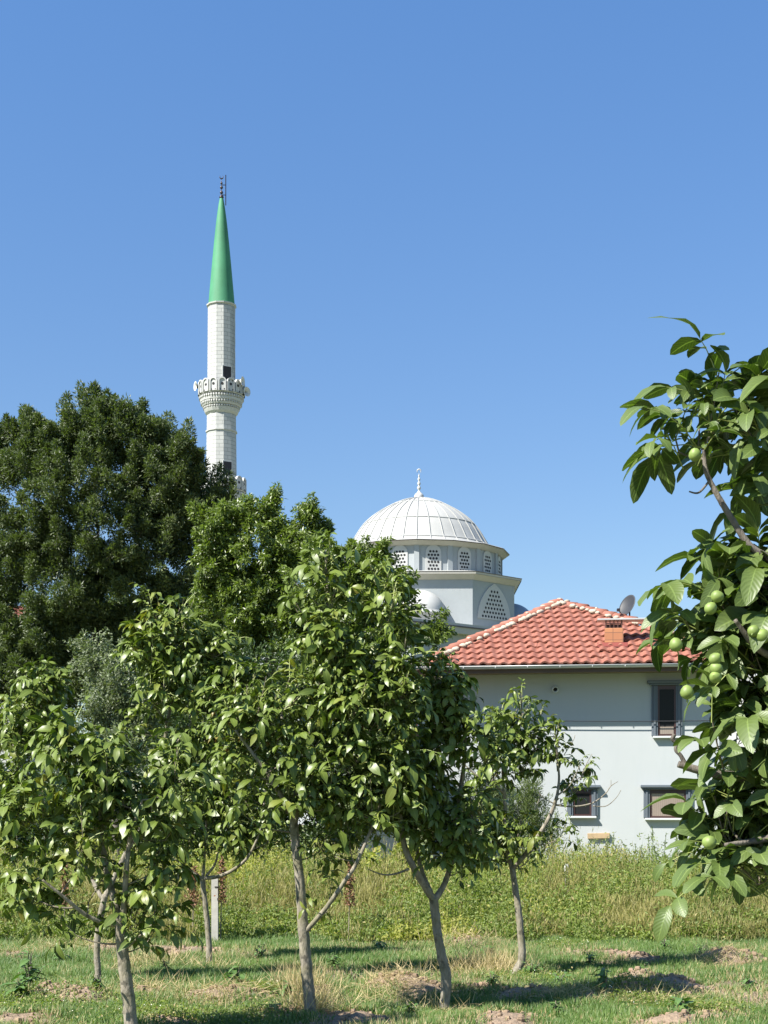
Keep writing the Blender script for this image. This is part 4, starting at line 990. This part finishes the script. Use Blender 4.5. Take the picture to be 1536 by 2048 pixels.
    # windows: (outer trim l, r, top, bottom px, header overhang px, material)
    for (l, r, tp, bt, hd, pm, dro) in ((1303, 1364, 1371, 1472, 9, 'glass', 1), (1287, 1384, 1579, 1636, 6, 'blind', 0), (1134, 1195, 1579, 1632, 6, 'glass', 0), (960, 1022, 1584, 1636, 6, 'glass', 0)):
        xa, zt = hp(l, tp); xb, zb = hp(r, bt); tw = .15
        m = MB()
        def fl(x0, x1, z0_, z1_, vert):       # fluted moulding made of three steps
            if vert:
                w3 = (x1 - x0) / 3
                for i, dpt in enumerate((.05, .085, .06)): m.box(x0 + w3 * i + .002 * i, x0 + w3 * (i + 1), -dpt, .01, z0_, z1_, 0, bev=.012)
        fl(xa, xa + tw, zb, zt, 1); fl(xb - tw, xb, zb, zt, 1)
        hx0, _ = hp(l - hd, tp); hx1, _ = hp(r + hd, tp)
        m.box(hx0, hx1, -.16, .01, zt + .045, zt + .115, 0, bev=.01); m.box(hx0 + .05, hx1 - .05, -.115, .01, zt - .0, zt + .043, 0, bev=.01)
        fr_ = m.build("window", M['wtrim'], t)
        m = MB(); m.box(xa + .03, xb - .03, -.13, .01, zb - .055, zb - .002, 0, bev=.008); m.build("sill", M['sill'], fr_)
        m = MB(); i0, i1, j0, j1 = xa + tw + .002, xb - tw - .002, zb + .002, zt - .002; s_ = .045
        m.box(i0, i0 + s_, -.035, .0, j0, j1, 0); m.box(i1 - s_, i1, -.035, .0, j0, j1, 0); m.box(i0 + s_, i1 - s_, -.035, .0, j0, j0 + s_, 0); m.box(i0 + s_, i1 - s_, -.035, .0, j1 - s_ * 2.2, j1, 0)
        m.build("sash", M['sash'], fr_)
        m = MB(); m.box(i0 + s_, i1 - s_, -.018, -.003, j0 + s_, j1 - s_ * 2.2, 0); m.build("pane", M[pm], fr_)
        if dro: m = MB(); m.box(i0 + s_ + .01, i1 - s_ - .01, -.024, -.0185, j0 + s_ + .004, j0 + s_ + .19, 0); m.build("sunlit_blind_strip", M['blind'], fr_)  # sunlit foot of the blind as a beige strip, shaded rest painted dark
    # corner pilaster of rounded blocks
    m = MB(); z_ = 0.0; i = 0
    while z_ < zE - .25:
        h = .62 if i % 3 != 2 else .10
        if i % 3 != 2:
            m.box(WW - .09, WW + .05, -.055, .12, z_ + .006, z_ + h - .006, 0, bev=.03)
        else: m.box(WW - .11, WW + .07, -.075, .14, z_ + .006, z_ + h - .006, 0, bev=.02)
        z_ += h; i += 1
    m.build("corner_pilaster", M['wtrim'], t)
    # vent pipe
    x, z_ = hp(1110, 1378); m = MB()
    m.lathe([(.085, 0), (.085, .10), (.062, .115), (.055, .09), (.052, .02)], 18); m.lathe([(.001, .03), (.055, .03)], 18, mat=1)
    o = m.build("vent_pipe", [M['sill'], M['dark']], t, smooth=True); o.location = (x, -.001, z_); o.rotation_euler = (R(105), 0, R(8))
    # chimney
    c = roofpt(1228, 1292); m = MB()
    xw = .235; zb = c[2] - .15; zt = zb + .15 + .46
    m.box(c[0] - xw, c[0] + xw, c[1] - .02, c[1] + .40, zb, zt, 0, bev=.01); ch = m.build("chimney", M['brick'], t)
    m = MB(); m.box(c[0] - xw - .025, c[0] + xw + .025, c[1] - .045, c[1] + .42, zb - .02, zb + .24, 0); 
    V = [(c[0] - .42, c[1] - .22, c[2] - .02), (c[0] + .34, c[1] - .22, c[2] - .02), (c[0] + .34, c[1] - .02, c[2] + .09), (c[0] - .42, c[1] - .02, c[2] + .09)]
    m.add(V + [(x, y, z - .03) for x, y, z in V], [(0, 1, 2, 3), (4, 5, 1, 0), (5, 6, 2, 1), (7, 4, 0, 3)], 0)
    m.build("flashing", M['copper'], ch)
    m = MB()
    for dx in np.linspace(-.2, .2, 5): m.tube([(c[0] + dx, c[1], zt), (c[0] + dx, c[1], zt + .2)], .014, 5)
    for dx in (-.2, .2): m.tube([(c[0] + dx, c[1] + .38, zt), (c[0] + dx, c[1] + .38, zt + .2)], .014, 5)
    m.tube([(c[0] - .22, c[1], zt + .12), (c[0] + .22, c[1], zt + .12)], .018, 5); m.box(c[0] - .2, c[0] + .2, c[1] + .04, c[1] + .34, zt - .005, zt + .10, 0); m.build("chimney_cage", M['rust'], ch)
    m = MB(); m.box(c[0] - .42, c[0] + .9, c[1] - .06, c[1] + .44, zt + .2, zt + .245, 0, bev=.008); m.build("chimney_cap", M['gut'], ch)
    # satellite dish on the far side of the roof
    q = roofpt(1258, 1252); wp = hw_(q[0], q[1] + .5)
    dz_ = px2z(1212, wp[1])
    dsh = thing("satellite_dish", "dark grey satellite dish standing behind the roof hip beside the chimney", "satellite dish", (wp[0], wp[1], dz_ - 1.0))
    m = MB(); r_ = .29; pr = [(x * r_, .16 * (x ** 2) * r_ * 1.2) for x in np.linspace(.02, 1, 9)]
    m.lathe(pr + [(r_ * 1.02, pr[-1][1] - .01)] + [(a, b - .012) for a, b in pr[::-1]], 30); o = m.build("reflector", M['dish'], dsh, smooth=True)
    o.location = (0, 0, 1.0); o.rotation_euler = (R(68), R(0), R(-58)); o.scale = (1, 1.06, 1)
    m = MB(); m.tube([(0.05, .1, .95), (0.06, .12, -.4)], .022, 8); m.tube([(.0, 0, .82), (-.18, -.16, .72), (-.3, -.25, .86)], .011, 6); m.box(-.35, -.27, -.29, -.21, .82, .9, 0, bev=.01); m.build("mast", M['metal'], dsh)
    # timber block fixed low on the wall
    xa, zt = hp(1175, 1666); xb, zb = hp(1219, 1677); pm = hw_((xa + xb) / 2, 0)
    b = MB(); b.box(-(xb - xa) / 2, (xb - xa) / 2, -.085, -.001, -(zt - zb) / 2, (zt - zb) / 2, 0, bev=.006)
    o = b.build("timber_block", M['wood'], label="short raw timber block fixed to the wall below the small windows", category="timber"); o.location = (pm[0], pm[1], (zt + zb) / 2); o.rotation_euler = (0, R(-1.5), math.atan2(ex[1], ex[0]))
    # cable strung across the facade
    pts = []
    for u in np.linspace(850, 1500, 24):
        x, z_ = hp(u, 1438 + 4 * math.sin((u - 850) / 650 * math.pi) - (u - 1110) * -.006, -.14); p = hw_(x, -.14); pts.append((p[0], p[1], z_))
    m = MB(); m.tube(pts, .011, 6); m.build("cable", M['cable'], label="thin black cable strung across the house wall past the tall window", category="cable")
    return t
build_house()

# small buildings glimpsed between the leaves
def simple_house(name, label, u0, u1, d, ve, vr, wallm, depth=6):
    xc = ((u0 + u1) / 2 - 768) * d / F; hwid = (u1 - u0) / 2 * d / F
    t = thing(name, label, "house" if name == "house" else name, (xc, d, 0)); zE = px2z(ve, d); zR = px2z(vr, d + depth / 2)
    m = MB(); m.box(-hwid + .3, hwid - .3, .4, depth - .4, 0, zE + .05, 0)
    m.poly([(-hwid + .3, .4, zE), (-hwid + .3, depth - .4, zE), (-hwid + .3, depth / 2, zR - .1)], 0); m.poly([(hwid - .3, .4, zE), (hwid - .3, depth - .4, zE), (hwid - .3, depth / 2, zR - .1)], 0)
    m.build("wall", M[wallm], t)
    m = MB(); sl_ = math.atan2(zR - zE, depth / 2); e_t = np.array([0, math.cos(sl_), math.sin(sl_)]); e_n = np.array([0, -math.sin(sl_), math.cos(sl_)]); Ls = (depth / 2) / math.cos(sl_)
    tiled(m, None, None, [(0, 0), (2 * hwid, 0), (2 * hwid, Ls), (0, Ls)], np.array([-hwid, 0, zE]), np.array([1.0, 0, 0]), e_t, e_n)
    m.poly([(-hwid, 0, zE), (hwid, 0, zE), (hwid, depth / 2, zR), (-hwid, depth / 2, zR)], 0); m.poly([(-hwid, depth, zE), (hwid, depth, zE), (hwid, depth / 2, zR - .005), (-hwid, depth / 2, zR - .005)], 0)
    m.build("roof", M['tile'], t)
    m = MB(); m.box(-hwid, hwid, -.06, .0, zE - .08, zE + .0, 0); m.build("gutter", M['gut'], t)
    for x in np.arange(-hwid + 1.2, hwid - 1.2, 2.2):
        m = MB(); m.box(x - .5, x + .5, .33, .40, zE - 1.7, zE - .5, 0); f = m.build("window", M['sill'], t); m = MB(); m.box(x - .42, x + .42, .315, .33, zE - 1.62, zE - .58, 0); m.build("pane", M['glass'], f)
    return t
simple_house("house", "neighbouring house with a low tiled roof behind the close walnut at the right edge", 1478, 1850, 50, 1292, 1244, 'white', 8)
simple_house("shed", "low white shed with a small red tiled roof left of the mint house", 640, 838, 33, 1474, 1450, 'white', 4)
simple_house("house", "distant reddish-roofed house half hidden by the big dark tree at the left edge", -250, 40, 60, 1242, 1212, 'white', 8)

# ------------------------------------------------------------------ posts and canes
def post(u, v0, v1, d, wpx, label, m_, cap=False):
    p = P(u, v1, d); wd = wpx * d / F / 2; t = thing("post", label, "post", (p[0], p[1], 0))
    m = MB(); m.box(-wd, wd, -wd, wd, -.1, px2z(v0, d), 0, bev=wd * .25); m.build("shaft", m_, t); 
    m = MB()
    if cap: m.lathe([(wd * 1.3, 0), (wd * 2.2, .03), (wd * 2.2, .10), (wd * 1.2, .14), (.002, .15)], 14, (0, 0, px2z(v0, d)))
    else: m.tube([(0, -wd - .004, px2z(v0, d) - .12), (wd + .02, -wd, px2z(v0, d) - .12)], .006, 5)
    m.build("cap" if cap else "wire_tie", M['white'] if cap else M['metal'], t)
post(430, 1752, 1830, 15.9, 13, "pale concrete fence post behind the slim walnut", M['concrete'])
post(1133, 1748, 1800, 20, 6, "slim post with a white cap in the weeds before the house", M['concrete'], True)
def cane(u, v0, v1, d, lean, label):
    p0 = P(u, v1, d); p1 = P(u + lean, v0, d); t = MB(); p = np.linspace(0, 1, 7)[:, None] * (p1 - p0) + rng.normal(size=(7, 3)) * .006; p[0] = 0; p[0][2] = -p0[2]
    t.tube(p, np.linspace(.011, .006, 7), 5); o = t.build("cane", M['bark'], label=label, category="cane", group="dry canes against the dark bushes"); o.location = tuple(p0)
for u, v0, v1, ln, lb in ((12, 1675, 1730, -6, "leftmost dry cane against the dark bushes"), (38, 1668, 1728, -5, "second dry cane from the left, against the dark bushes"), (56, 1678, 1725, -2, "shortest dry cane, middle of the row at the far left"),
                         (70, 1668, 1725, 0, "straight dry cane right of the shortest one"), (88, 1670, 1722, 2, "rightmost dry cane of the row at the far left")):
    cane(u, v0, v1, 22, ln, lb)

# ------------------------------------------------------------------ weeds, grass, ground plants
def weeds():
    mb = MB(); n = 17000
    y = 14.9 + rng.random(n) ** 1.5 * 9.2; hx = y * 0.30 + .8; x = (rng.random(n) * 2 - 1) * hx
    edge = 14.9 + 1.6 * vnoise(x, 0 * x, .6, 9) + .9 * vnoise(x, 0 * x, 2.6, 10); keep = y > edge; x, y, edge = x[keep], y[keep], edge[keep]; n = len(x)
    h = (.34 + .42 * vnoise(x, y, .7, 8) + .22 * vnoise(x, y, 2.3, 18) + .22 * rng.random(n)) * np.interp(y - edge, [0, .8, 1.8, 3.2], [.16, .42, .8, 1]) * np.interp(y, [16, 19, 24], [1, .95, .62])
    h += np.where((x > 1.9) & (y > 18), .10 * rng.random(n), 0) + np.where(rng.random(n) < .04, .22, 0)
    pn = vnoise(x, y, .55, 11) * .65 + vnoise(x, y, 1.9, 12) * .35
    cl_ = vnoise(x, y, 2.1, 14) * .6 + vnoise(x, y, 5, 15) * .4; hb = cl_ > .34; x, y, h, pn = x[hb], y[hb], h[hb] * (.75 + .6 * cl_[hb]), pn[hb] + .05 * rng.normal(size=hb.sum())
    for kind_, sel in ((0, pn > .56), (1, (pn <= .56) & (pn > .36)), (2, pn <= .36)):
        xs, ys, hs = x[sel], y[sel], h[sel]; m = len(xs); L = (22, 24, 15)[kind_]
        lean = rng.normal(size=(m, 2)) * .12
        # stems
        b0 = np.stack([xs, ys, 0 * xs], -1); blades(mb, b0, np.stack([lean[:, 0], lean[:, 1], np.ones(m)], -1), rdir(m), hs, .010, rnd=.6 + .3 * rng.random(m), mat=kind_)
        s_ = rng.random((m, L)) ** .75; pos = b0[:, None] + np.stack([lean[:, 0], lean[:, 1], np.ones(m)], -1)[:, None] * (s_ * hs[:, None])[..., None]
        pos[..., :2] += rng.normal(size=(m, L, 2)) * .05
        pos = pos.reshape(-1, 3); dd = rdir(len(pos)) + np.array([0, 0, (.35, .35, 2.2)[kind_]]); colr = np.repeat(np.clip(.5 + .35 * rng.normal(size=m), 0, .84), L) * .6 + .34 * rng.random(m * L)
        colr = np.where(rng.random(len(colr)) < .03, .95, np.minimum(colr, .85))
        blades(mb, pos, dd, rdir(len(pos)) * .6 + np.array([-.2, -.3, .5]), .028 + .035 * rng.random(len(pos)) + (.07 if kind_ == 2 else 0), (.014 + .014 * rng.random(len(pos))) * (.45 if kind_ == 2 else 1), rnd=colr, mat=kind_, bend=.1)
    mb.build("tall_weeds", [M['weed'], M['weedg'], M['straw']], kind='stuff', label="band of tall yellow-green weeds between the grass and the house", category="weeds")
    # tall thin seed heads standing above the weeds near the wall
    mb = MB()
    n = 130; x = rng.uniform(3.2, 9.5, n); y = rng.uniform(20, 27, n)
    for i in range(n):
        h = rng.uniform(.65, 1.25) * (1 if x[i] > 4 else .9); ln = rng.normal(size=2) * .08; ts = np.linspace(0, 1, 4); pts = np.stack([x[i] + ln[0] * ts, y[i] + ln[1] * ts, h * ts], -1); mb.tube(pts, .006, 3, cap=False)
        m = 46; s_ = .45 + .55 * rng.random(m); pos = np.stack([x[i] + ln[0] * s_, y[i] + ln[1] * s_, h * s_], -1)
        blades(mb, pos, rdir(m) + np.array([0, 0, .5]), rdir(m), .06, .018, bend=.1)
    mb.build("seed_stalks", M['willow'], kind='stuff', label="thin pale seed stalks rising against the foot of the house wall", category="weeds")
weeds()
def dock(u, v, d, h, label):
    p = P(u, v, d); t = thing("dock_plant", label, "plant", (p[0], p[1], 0), "rust-red dock seed stalks in the weeds"); m = MB(); m.tube([(0, 0, 0), (.02, 0, h)], [.008, .004], 5); m.build("stem", M['twig'], t)
    m = MB(); n = 420; s_ = .45 + .55 * rng.random(n); a = rng.normal(size=(n, 2)) * .035 * (1.25 - s_)[:, None] * 1.3
    blades(m, np.stack([.02 * s_ + a[:, 0], a[:, 1], h * s_], -1), rdir(n) + np.array([0, 0, .6]), rdir(n), .03, .022); m.build("seed_head", M['red'], t)
dock(441, 1850, 15.9, .98, "rust-red dock stalk just right of the concrete post"); dock(697, 1850, 15.9, .9, "rust-red dock stalk between the middle walnut's limb and the Y trunk")
dock(385, 1850, 16.0, .85, "rust-red dock stalk left of the concrete post")
dock(128, 1850, 16.0, .9, "rust-red dock stalk seen through the nearest left walnut")

def grass():
    mb = MB(); n = 330000
    y = 9.0 + rng.random(n) ** 1.15 * 8.3; x = (rng.random(n) * 2 - 1) * (y * .285 + .5)
    so2, h2 = soilness(x, y); keep = rng.random(n) > so2 * 1.15 - .06
    x, y, h2, so2 = x[keep], y[keep], h2[keep], so2[keep]; n = len(x)
    cl = vnoise(x, y, 3.5, 21) * .6 + vnoise(x, y, 11, 22) * .4
    L = (.03 + .075 * cl * (.5 + rng.random(n))) * np.interp(y, [9, 16.5], [1.0, 1.1])
    dirs = rng.normal(size=(n, 3)) * .42 + np.array([0, 0, 1.0]); dirs[:, 2] = np.abs(dirs[:, 2])
    dryp = .03 + .5 * np.clip(vnoise(x, y, 1.3, 23) * 1.4 - .72, 0, 1); r = np.clip(.3 + .75 * (vnoise(x, y, 1.7, 24) - .3) + .25 * rng.normal(size=n), 0, .85)
    r = np.where(rng.random(n) < dryp + .35 * so2, .97, r)
    blades(mb, np.stack([x, y, h2 - .004], -1), dirs, rdir(n) * .5 + np.array([-.3, -.6, .2]), L, .0045 + .0035 * rng.random(n), rnd=r, bend=.08)
    mb.build("grass", M['grass'], kind='stuff', label="patchy mown green and dry grass under the walnut trees", category="grass")
    # hay: dry straws lying and standing round the trunks and on the mounds
    mb = MB()
    spots = [(886, 2030, .30, 400, .0), (620, 2035, .22, 550, .9), (600, 1990, .2, 400, 1.0), (960, 1950, .45, 800, .6), (1000, 1945, .3, 500, .9), (300, 1930, .4, 500, .6), (700, 2010, .5, 350, .1), (300, 1985, .5, 350, .2), (420, 1935, .3, 300, .2), (930, 1890, .5, 400, .3), (1300, 2010, .6, 600, .1),
             (1100, 2000, .4, 400, .1), (150, 1900, .6, 600, .2), (830, 2010, .5, 450, .15), (1430, 1935, .4, 500, .1), (780, 1990, .4, 500, .1), (430, 2005, .5, 500, .1)]
    for u, v, r_, c, st in spots:
        g = G(u, v); q = rng.normal(size=(c, 2)) * r_ * .5; xx = g[0] + q[:, 0]; yy = g[1] + q[:, 1]; zz = ground_h(xx, yy)[0]
        dirs = rng.normal(size=(c, 3)) * .7 + np.array([0, 0, .25 + st]); dirs[:, 2] = np.abs(dirs[:, 2]) * (.35 + st) + .02
        blades(mb, np.stack([xx, yy, zz + .01], -1), dirs, rdir(c), .08 + .14 * rng.random(c) * (1 + st), .004, bend=.1)
    mb.build("dry_grass", M['hay'], kind='stuff', label="straw-coloured dry grass lying round the trunks and soil mounds", category="grass")
    # clods
    mb = MB()
    for mx, my, r_, hh_ in MW:
        for _ in range(int(60 * r_ / .3)):
            a = rng.random() * 6.28; q = r_ * .9 * math.sqrt(rng.random()); xx, yy = mx + q * math.cos(a), my + q * math.sin(a); s_ = .006 + .024 * rng.random() ** 2.2
            zz = gz(xx, yy); ph = rng.random(3) * 6.28
            mb.lathe([(s_ * .1, -s_ * .5), (s_ * .9, -s_ * .25), (s_ * 1.0, s_ * .25), (s_ * .75, s_ * .8), (s_ * .05, s_ * .95)], 5, (xx, yy, zz + s_ * .2), 0, rmod=lambda th: 1 + .22 * np.sin(th * 2 + ph[0]) + .15 * np.sin(th * 3 + ph[1]))
    mb.build("soil_clods", M['soil'], kind='stuff', label="crumbled dry brown soil clods thrown up on the grass", category="soil")
    # low small-leaved clover patches with white florets
    mb = MB(); n = 16000; cs = [(250, 2030, .7), (330, 2040, .5), (30, 2020, .5), (1230, 1990, .3), (1060, 1965, .35), (480, 2045, .4), (1400, 2030, .4), (1290, 2015, .3), (1130, 1900, .3), (560, 1990, .25)]
    pick = rng.integers(0, len(cs), n); base = np.array([[*G(u, v)[:2], r_] for u, v, r_ in cs])[pick]; q = rng.normal(size=(n, 2)) * base[:, 2:3] * .5
    xx, yy = base[:, 0] + q[:, 0], base[:, 1] + q[:, 1]; zz = ground_h(xx, yy)[0] + .08 * rng.random(n)
    blades(mb, np.stack([xx, yy, zz], -1), rdir(n) + np.array([0, 0, .2]), rdir(n) * .4 + np.array([0, 0, 1.0]), .022, .016, bend=.1)
    k_ = rng.random(n) < .012; blades(mb, np.stack([xx[k_], yy[k_], zz[k_] + .03], -1), rdir(k_.sum()), np.tile([0, -.5, .8], (k_.sum(), 1)), .008, .008, mat=1)
    mb.build("clover", [M['weedg'], M['blossom']], kind='stuff', label="low small-leaved clover with white florets in the grass", category="ground cover")
grass()
def broad(u, v, h, n, L, label, droop=.5):
    g = G(u, v); g[2] = gz(g[0], g[1]); t = thing("broadleaf_weed", label, "weed", tuple(g), "broad-leaved weeds in the grass"); m = MB(); ms = MB(); st = max(3, n // 8)
    B_, D_ = [], []
    for i in range(st):
        a = rng.random() * 6.28; top = np.array([math.cos(a) * h * .45 * rng.random(), math.sin(a) * h * .45 * rng.random(), h * (.6 + .4 * rng.random())])
        ms.tube([(0, 0, 0), tuple(top * .5 + np.array([0, 0, .03])), tuple(top)], [.006, .005, .003], 5)
        for j in range(n // st):
            s_ = .15 + .85 * rng.random(); B_.append(top * s_); aa = rng.random() * 6.28; D_.append((math.cos(aa), math.sin(aa), .5 - .5 * droop + .3 * rng.normal()))
    n_ = len(B_); LL = L * (.6 + .6 * rng.random(n_)); leaflets(m, np.array(B_), np.array(D_), rdir(n_) * .3 + np.array([0, 0, 1.0]), LL, LL * .36, curl=.5 * droop + .2 * rng.random(n_), fold=.3, wav=.03)
    ms.build("stem", M['twig'], t); m.build("leaves", M['broad'], t, smooth=True)
broad(60, 1992, .34, 70, .12, "tall broad-leaved weed at the lower left beside the soil mound"); broad(40, 2012, .16, 30, .13, "low broad-leaved weed at the lower left corner of the grass")
broad(200, 2003, .16, 40, .08, "small leafy weed right of the left soil mound, before the hidden trunk"); broad(470, 1975, .22, 50, .11, "drooping dark-leaved weed between the slim walnut and the middle walnut", .9)
broad(565, 1998, .14, 34, .10, "low leafy weed just left of the middle walnut's foot"); broad(1065, 1962, .16, 60, .07, "rounded leafy weed at the right foot of the thin walnut")
broad(1210, 2003, .24, 44, .10, "leafy weed with pale green leaves at the lower right of the grass"); broad(1180, 1935, .14, 40, .07, "small weed in open grass below the timber block")
broad(1365, 2040, .14, 30, .13, "dark-leaved weed at the bottom edge on the right"); broad(705, 1968, .12, 18, .08, "tiny curled weed in the grass between the two middle trunks", .9)
broad(985, 1988, .12, 44, .06, "low crumpled weed left of the thin walnut's mound"); broad(540, 2040, .12, 26, .09, "small weed at the bottom edge left of the middle trunk")
broad(830, 1888, .16, 60, .06, "leafy weed clump at the edge of the tall weeds left of the Y trunk"); broad(1330, 1905, .14, 60, .06, "leafy weed clump at the edge of the tall weeds on the right")
# small leafy weeds dotted through the grass
kq = ['clump of pale weeds in the grass', 'flat dark-leaved weed in the grass', 'upright little weed in the grass']
for i_, (u, v, where) in enumerate([(120, 1925, "at the left edge of the orchard strip, beyond the soil mound"), (330, 1945, "between the two slim left trunks"), (520, 1920, "behind the middle walnut's foot, on its left"),
        (670, 1935, "right of the middle walnut's foot"), (760, 1905, "halfway between the middle walnut and the Y walnut, near the tall weeds"), (980, 1915, "between the Y walnut and the thin walnut"), (1120, 1975, "just right of the thin walnut's mound"),
        (1290, 1945, "under the wide low window, in the open grass"), (1400, 1915, "right of centre close to the tall weeds"), (1500, 1985, "at the lower right corner"), (820, 2035, "at the foot of the Y walnut, on its left"), (1110, 2035, "at the bottom edge below the thin walnut")]):
    broad(u, v, .10 + .08 * rng.random(), int(24 + 30 * rng.random()), .05 + .05 * rng.random(), ["pale", "dark", "small", "leafy"][i_ % 4] + " weed " + where)
# thin wire crossing the left side in front of the bushes
m_ = MB(); m_.tube([P(u, 1392 + 6 * math.sin((u + 60) / 460 * math.pi), 19.5 + (u + 60) / 200) for u in np.linspace(-60, 400, 14)], .006, 5)
m_.build("overhead_wire", M['cable'], label="thin dark wire crossing the left trees above the nearest walnut's crown", category="wire")
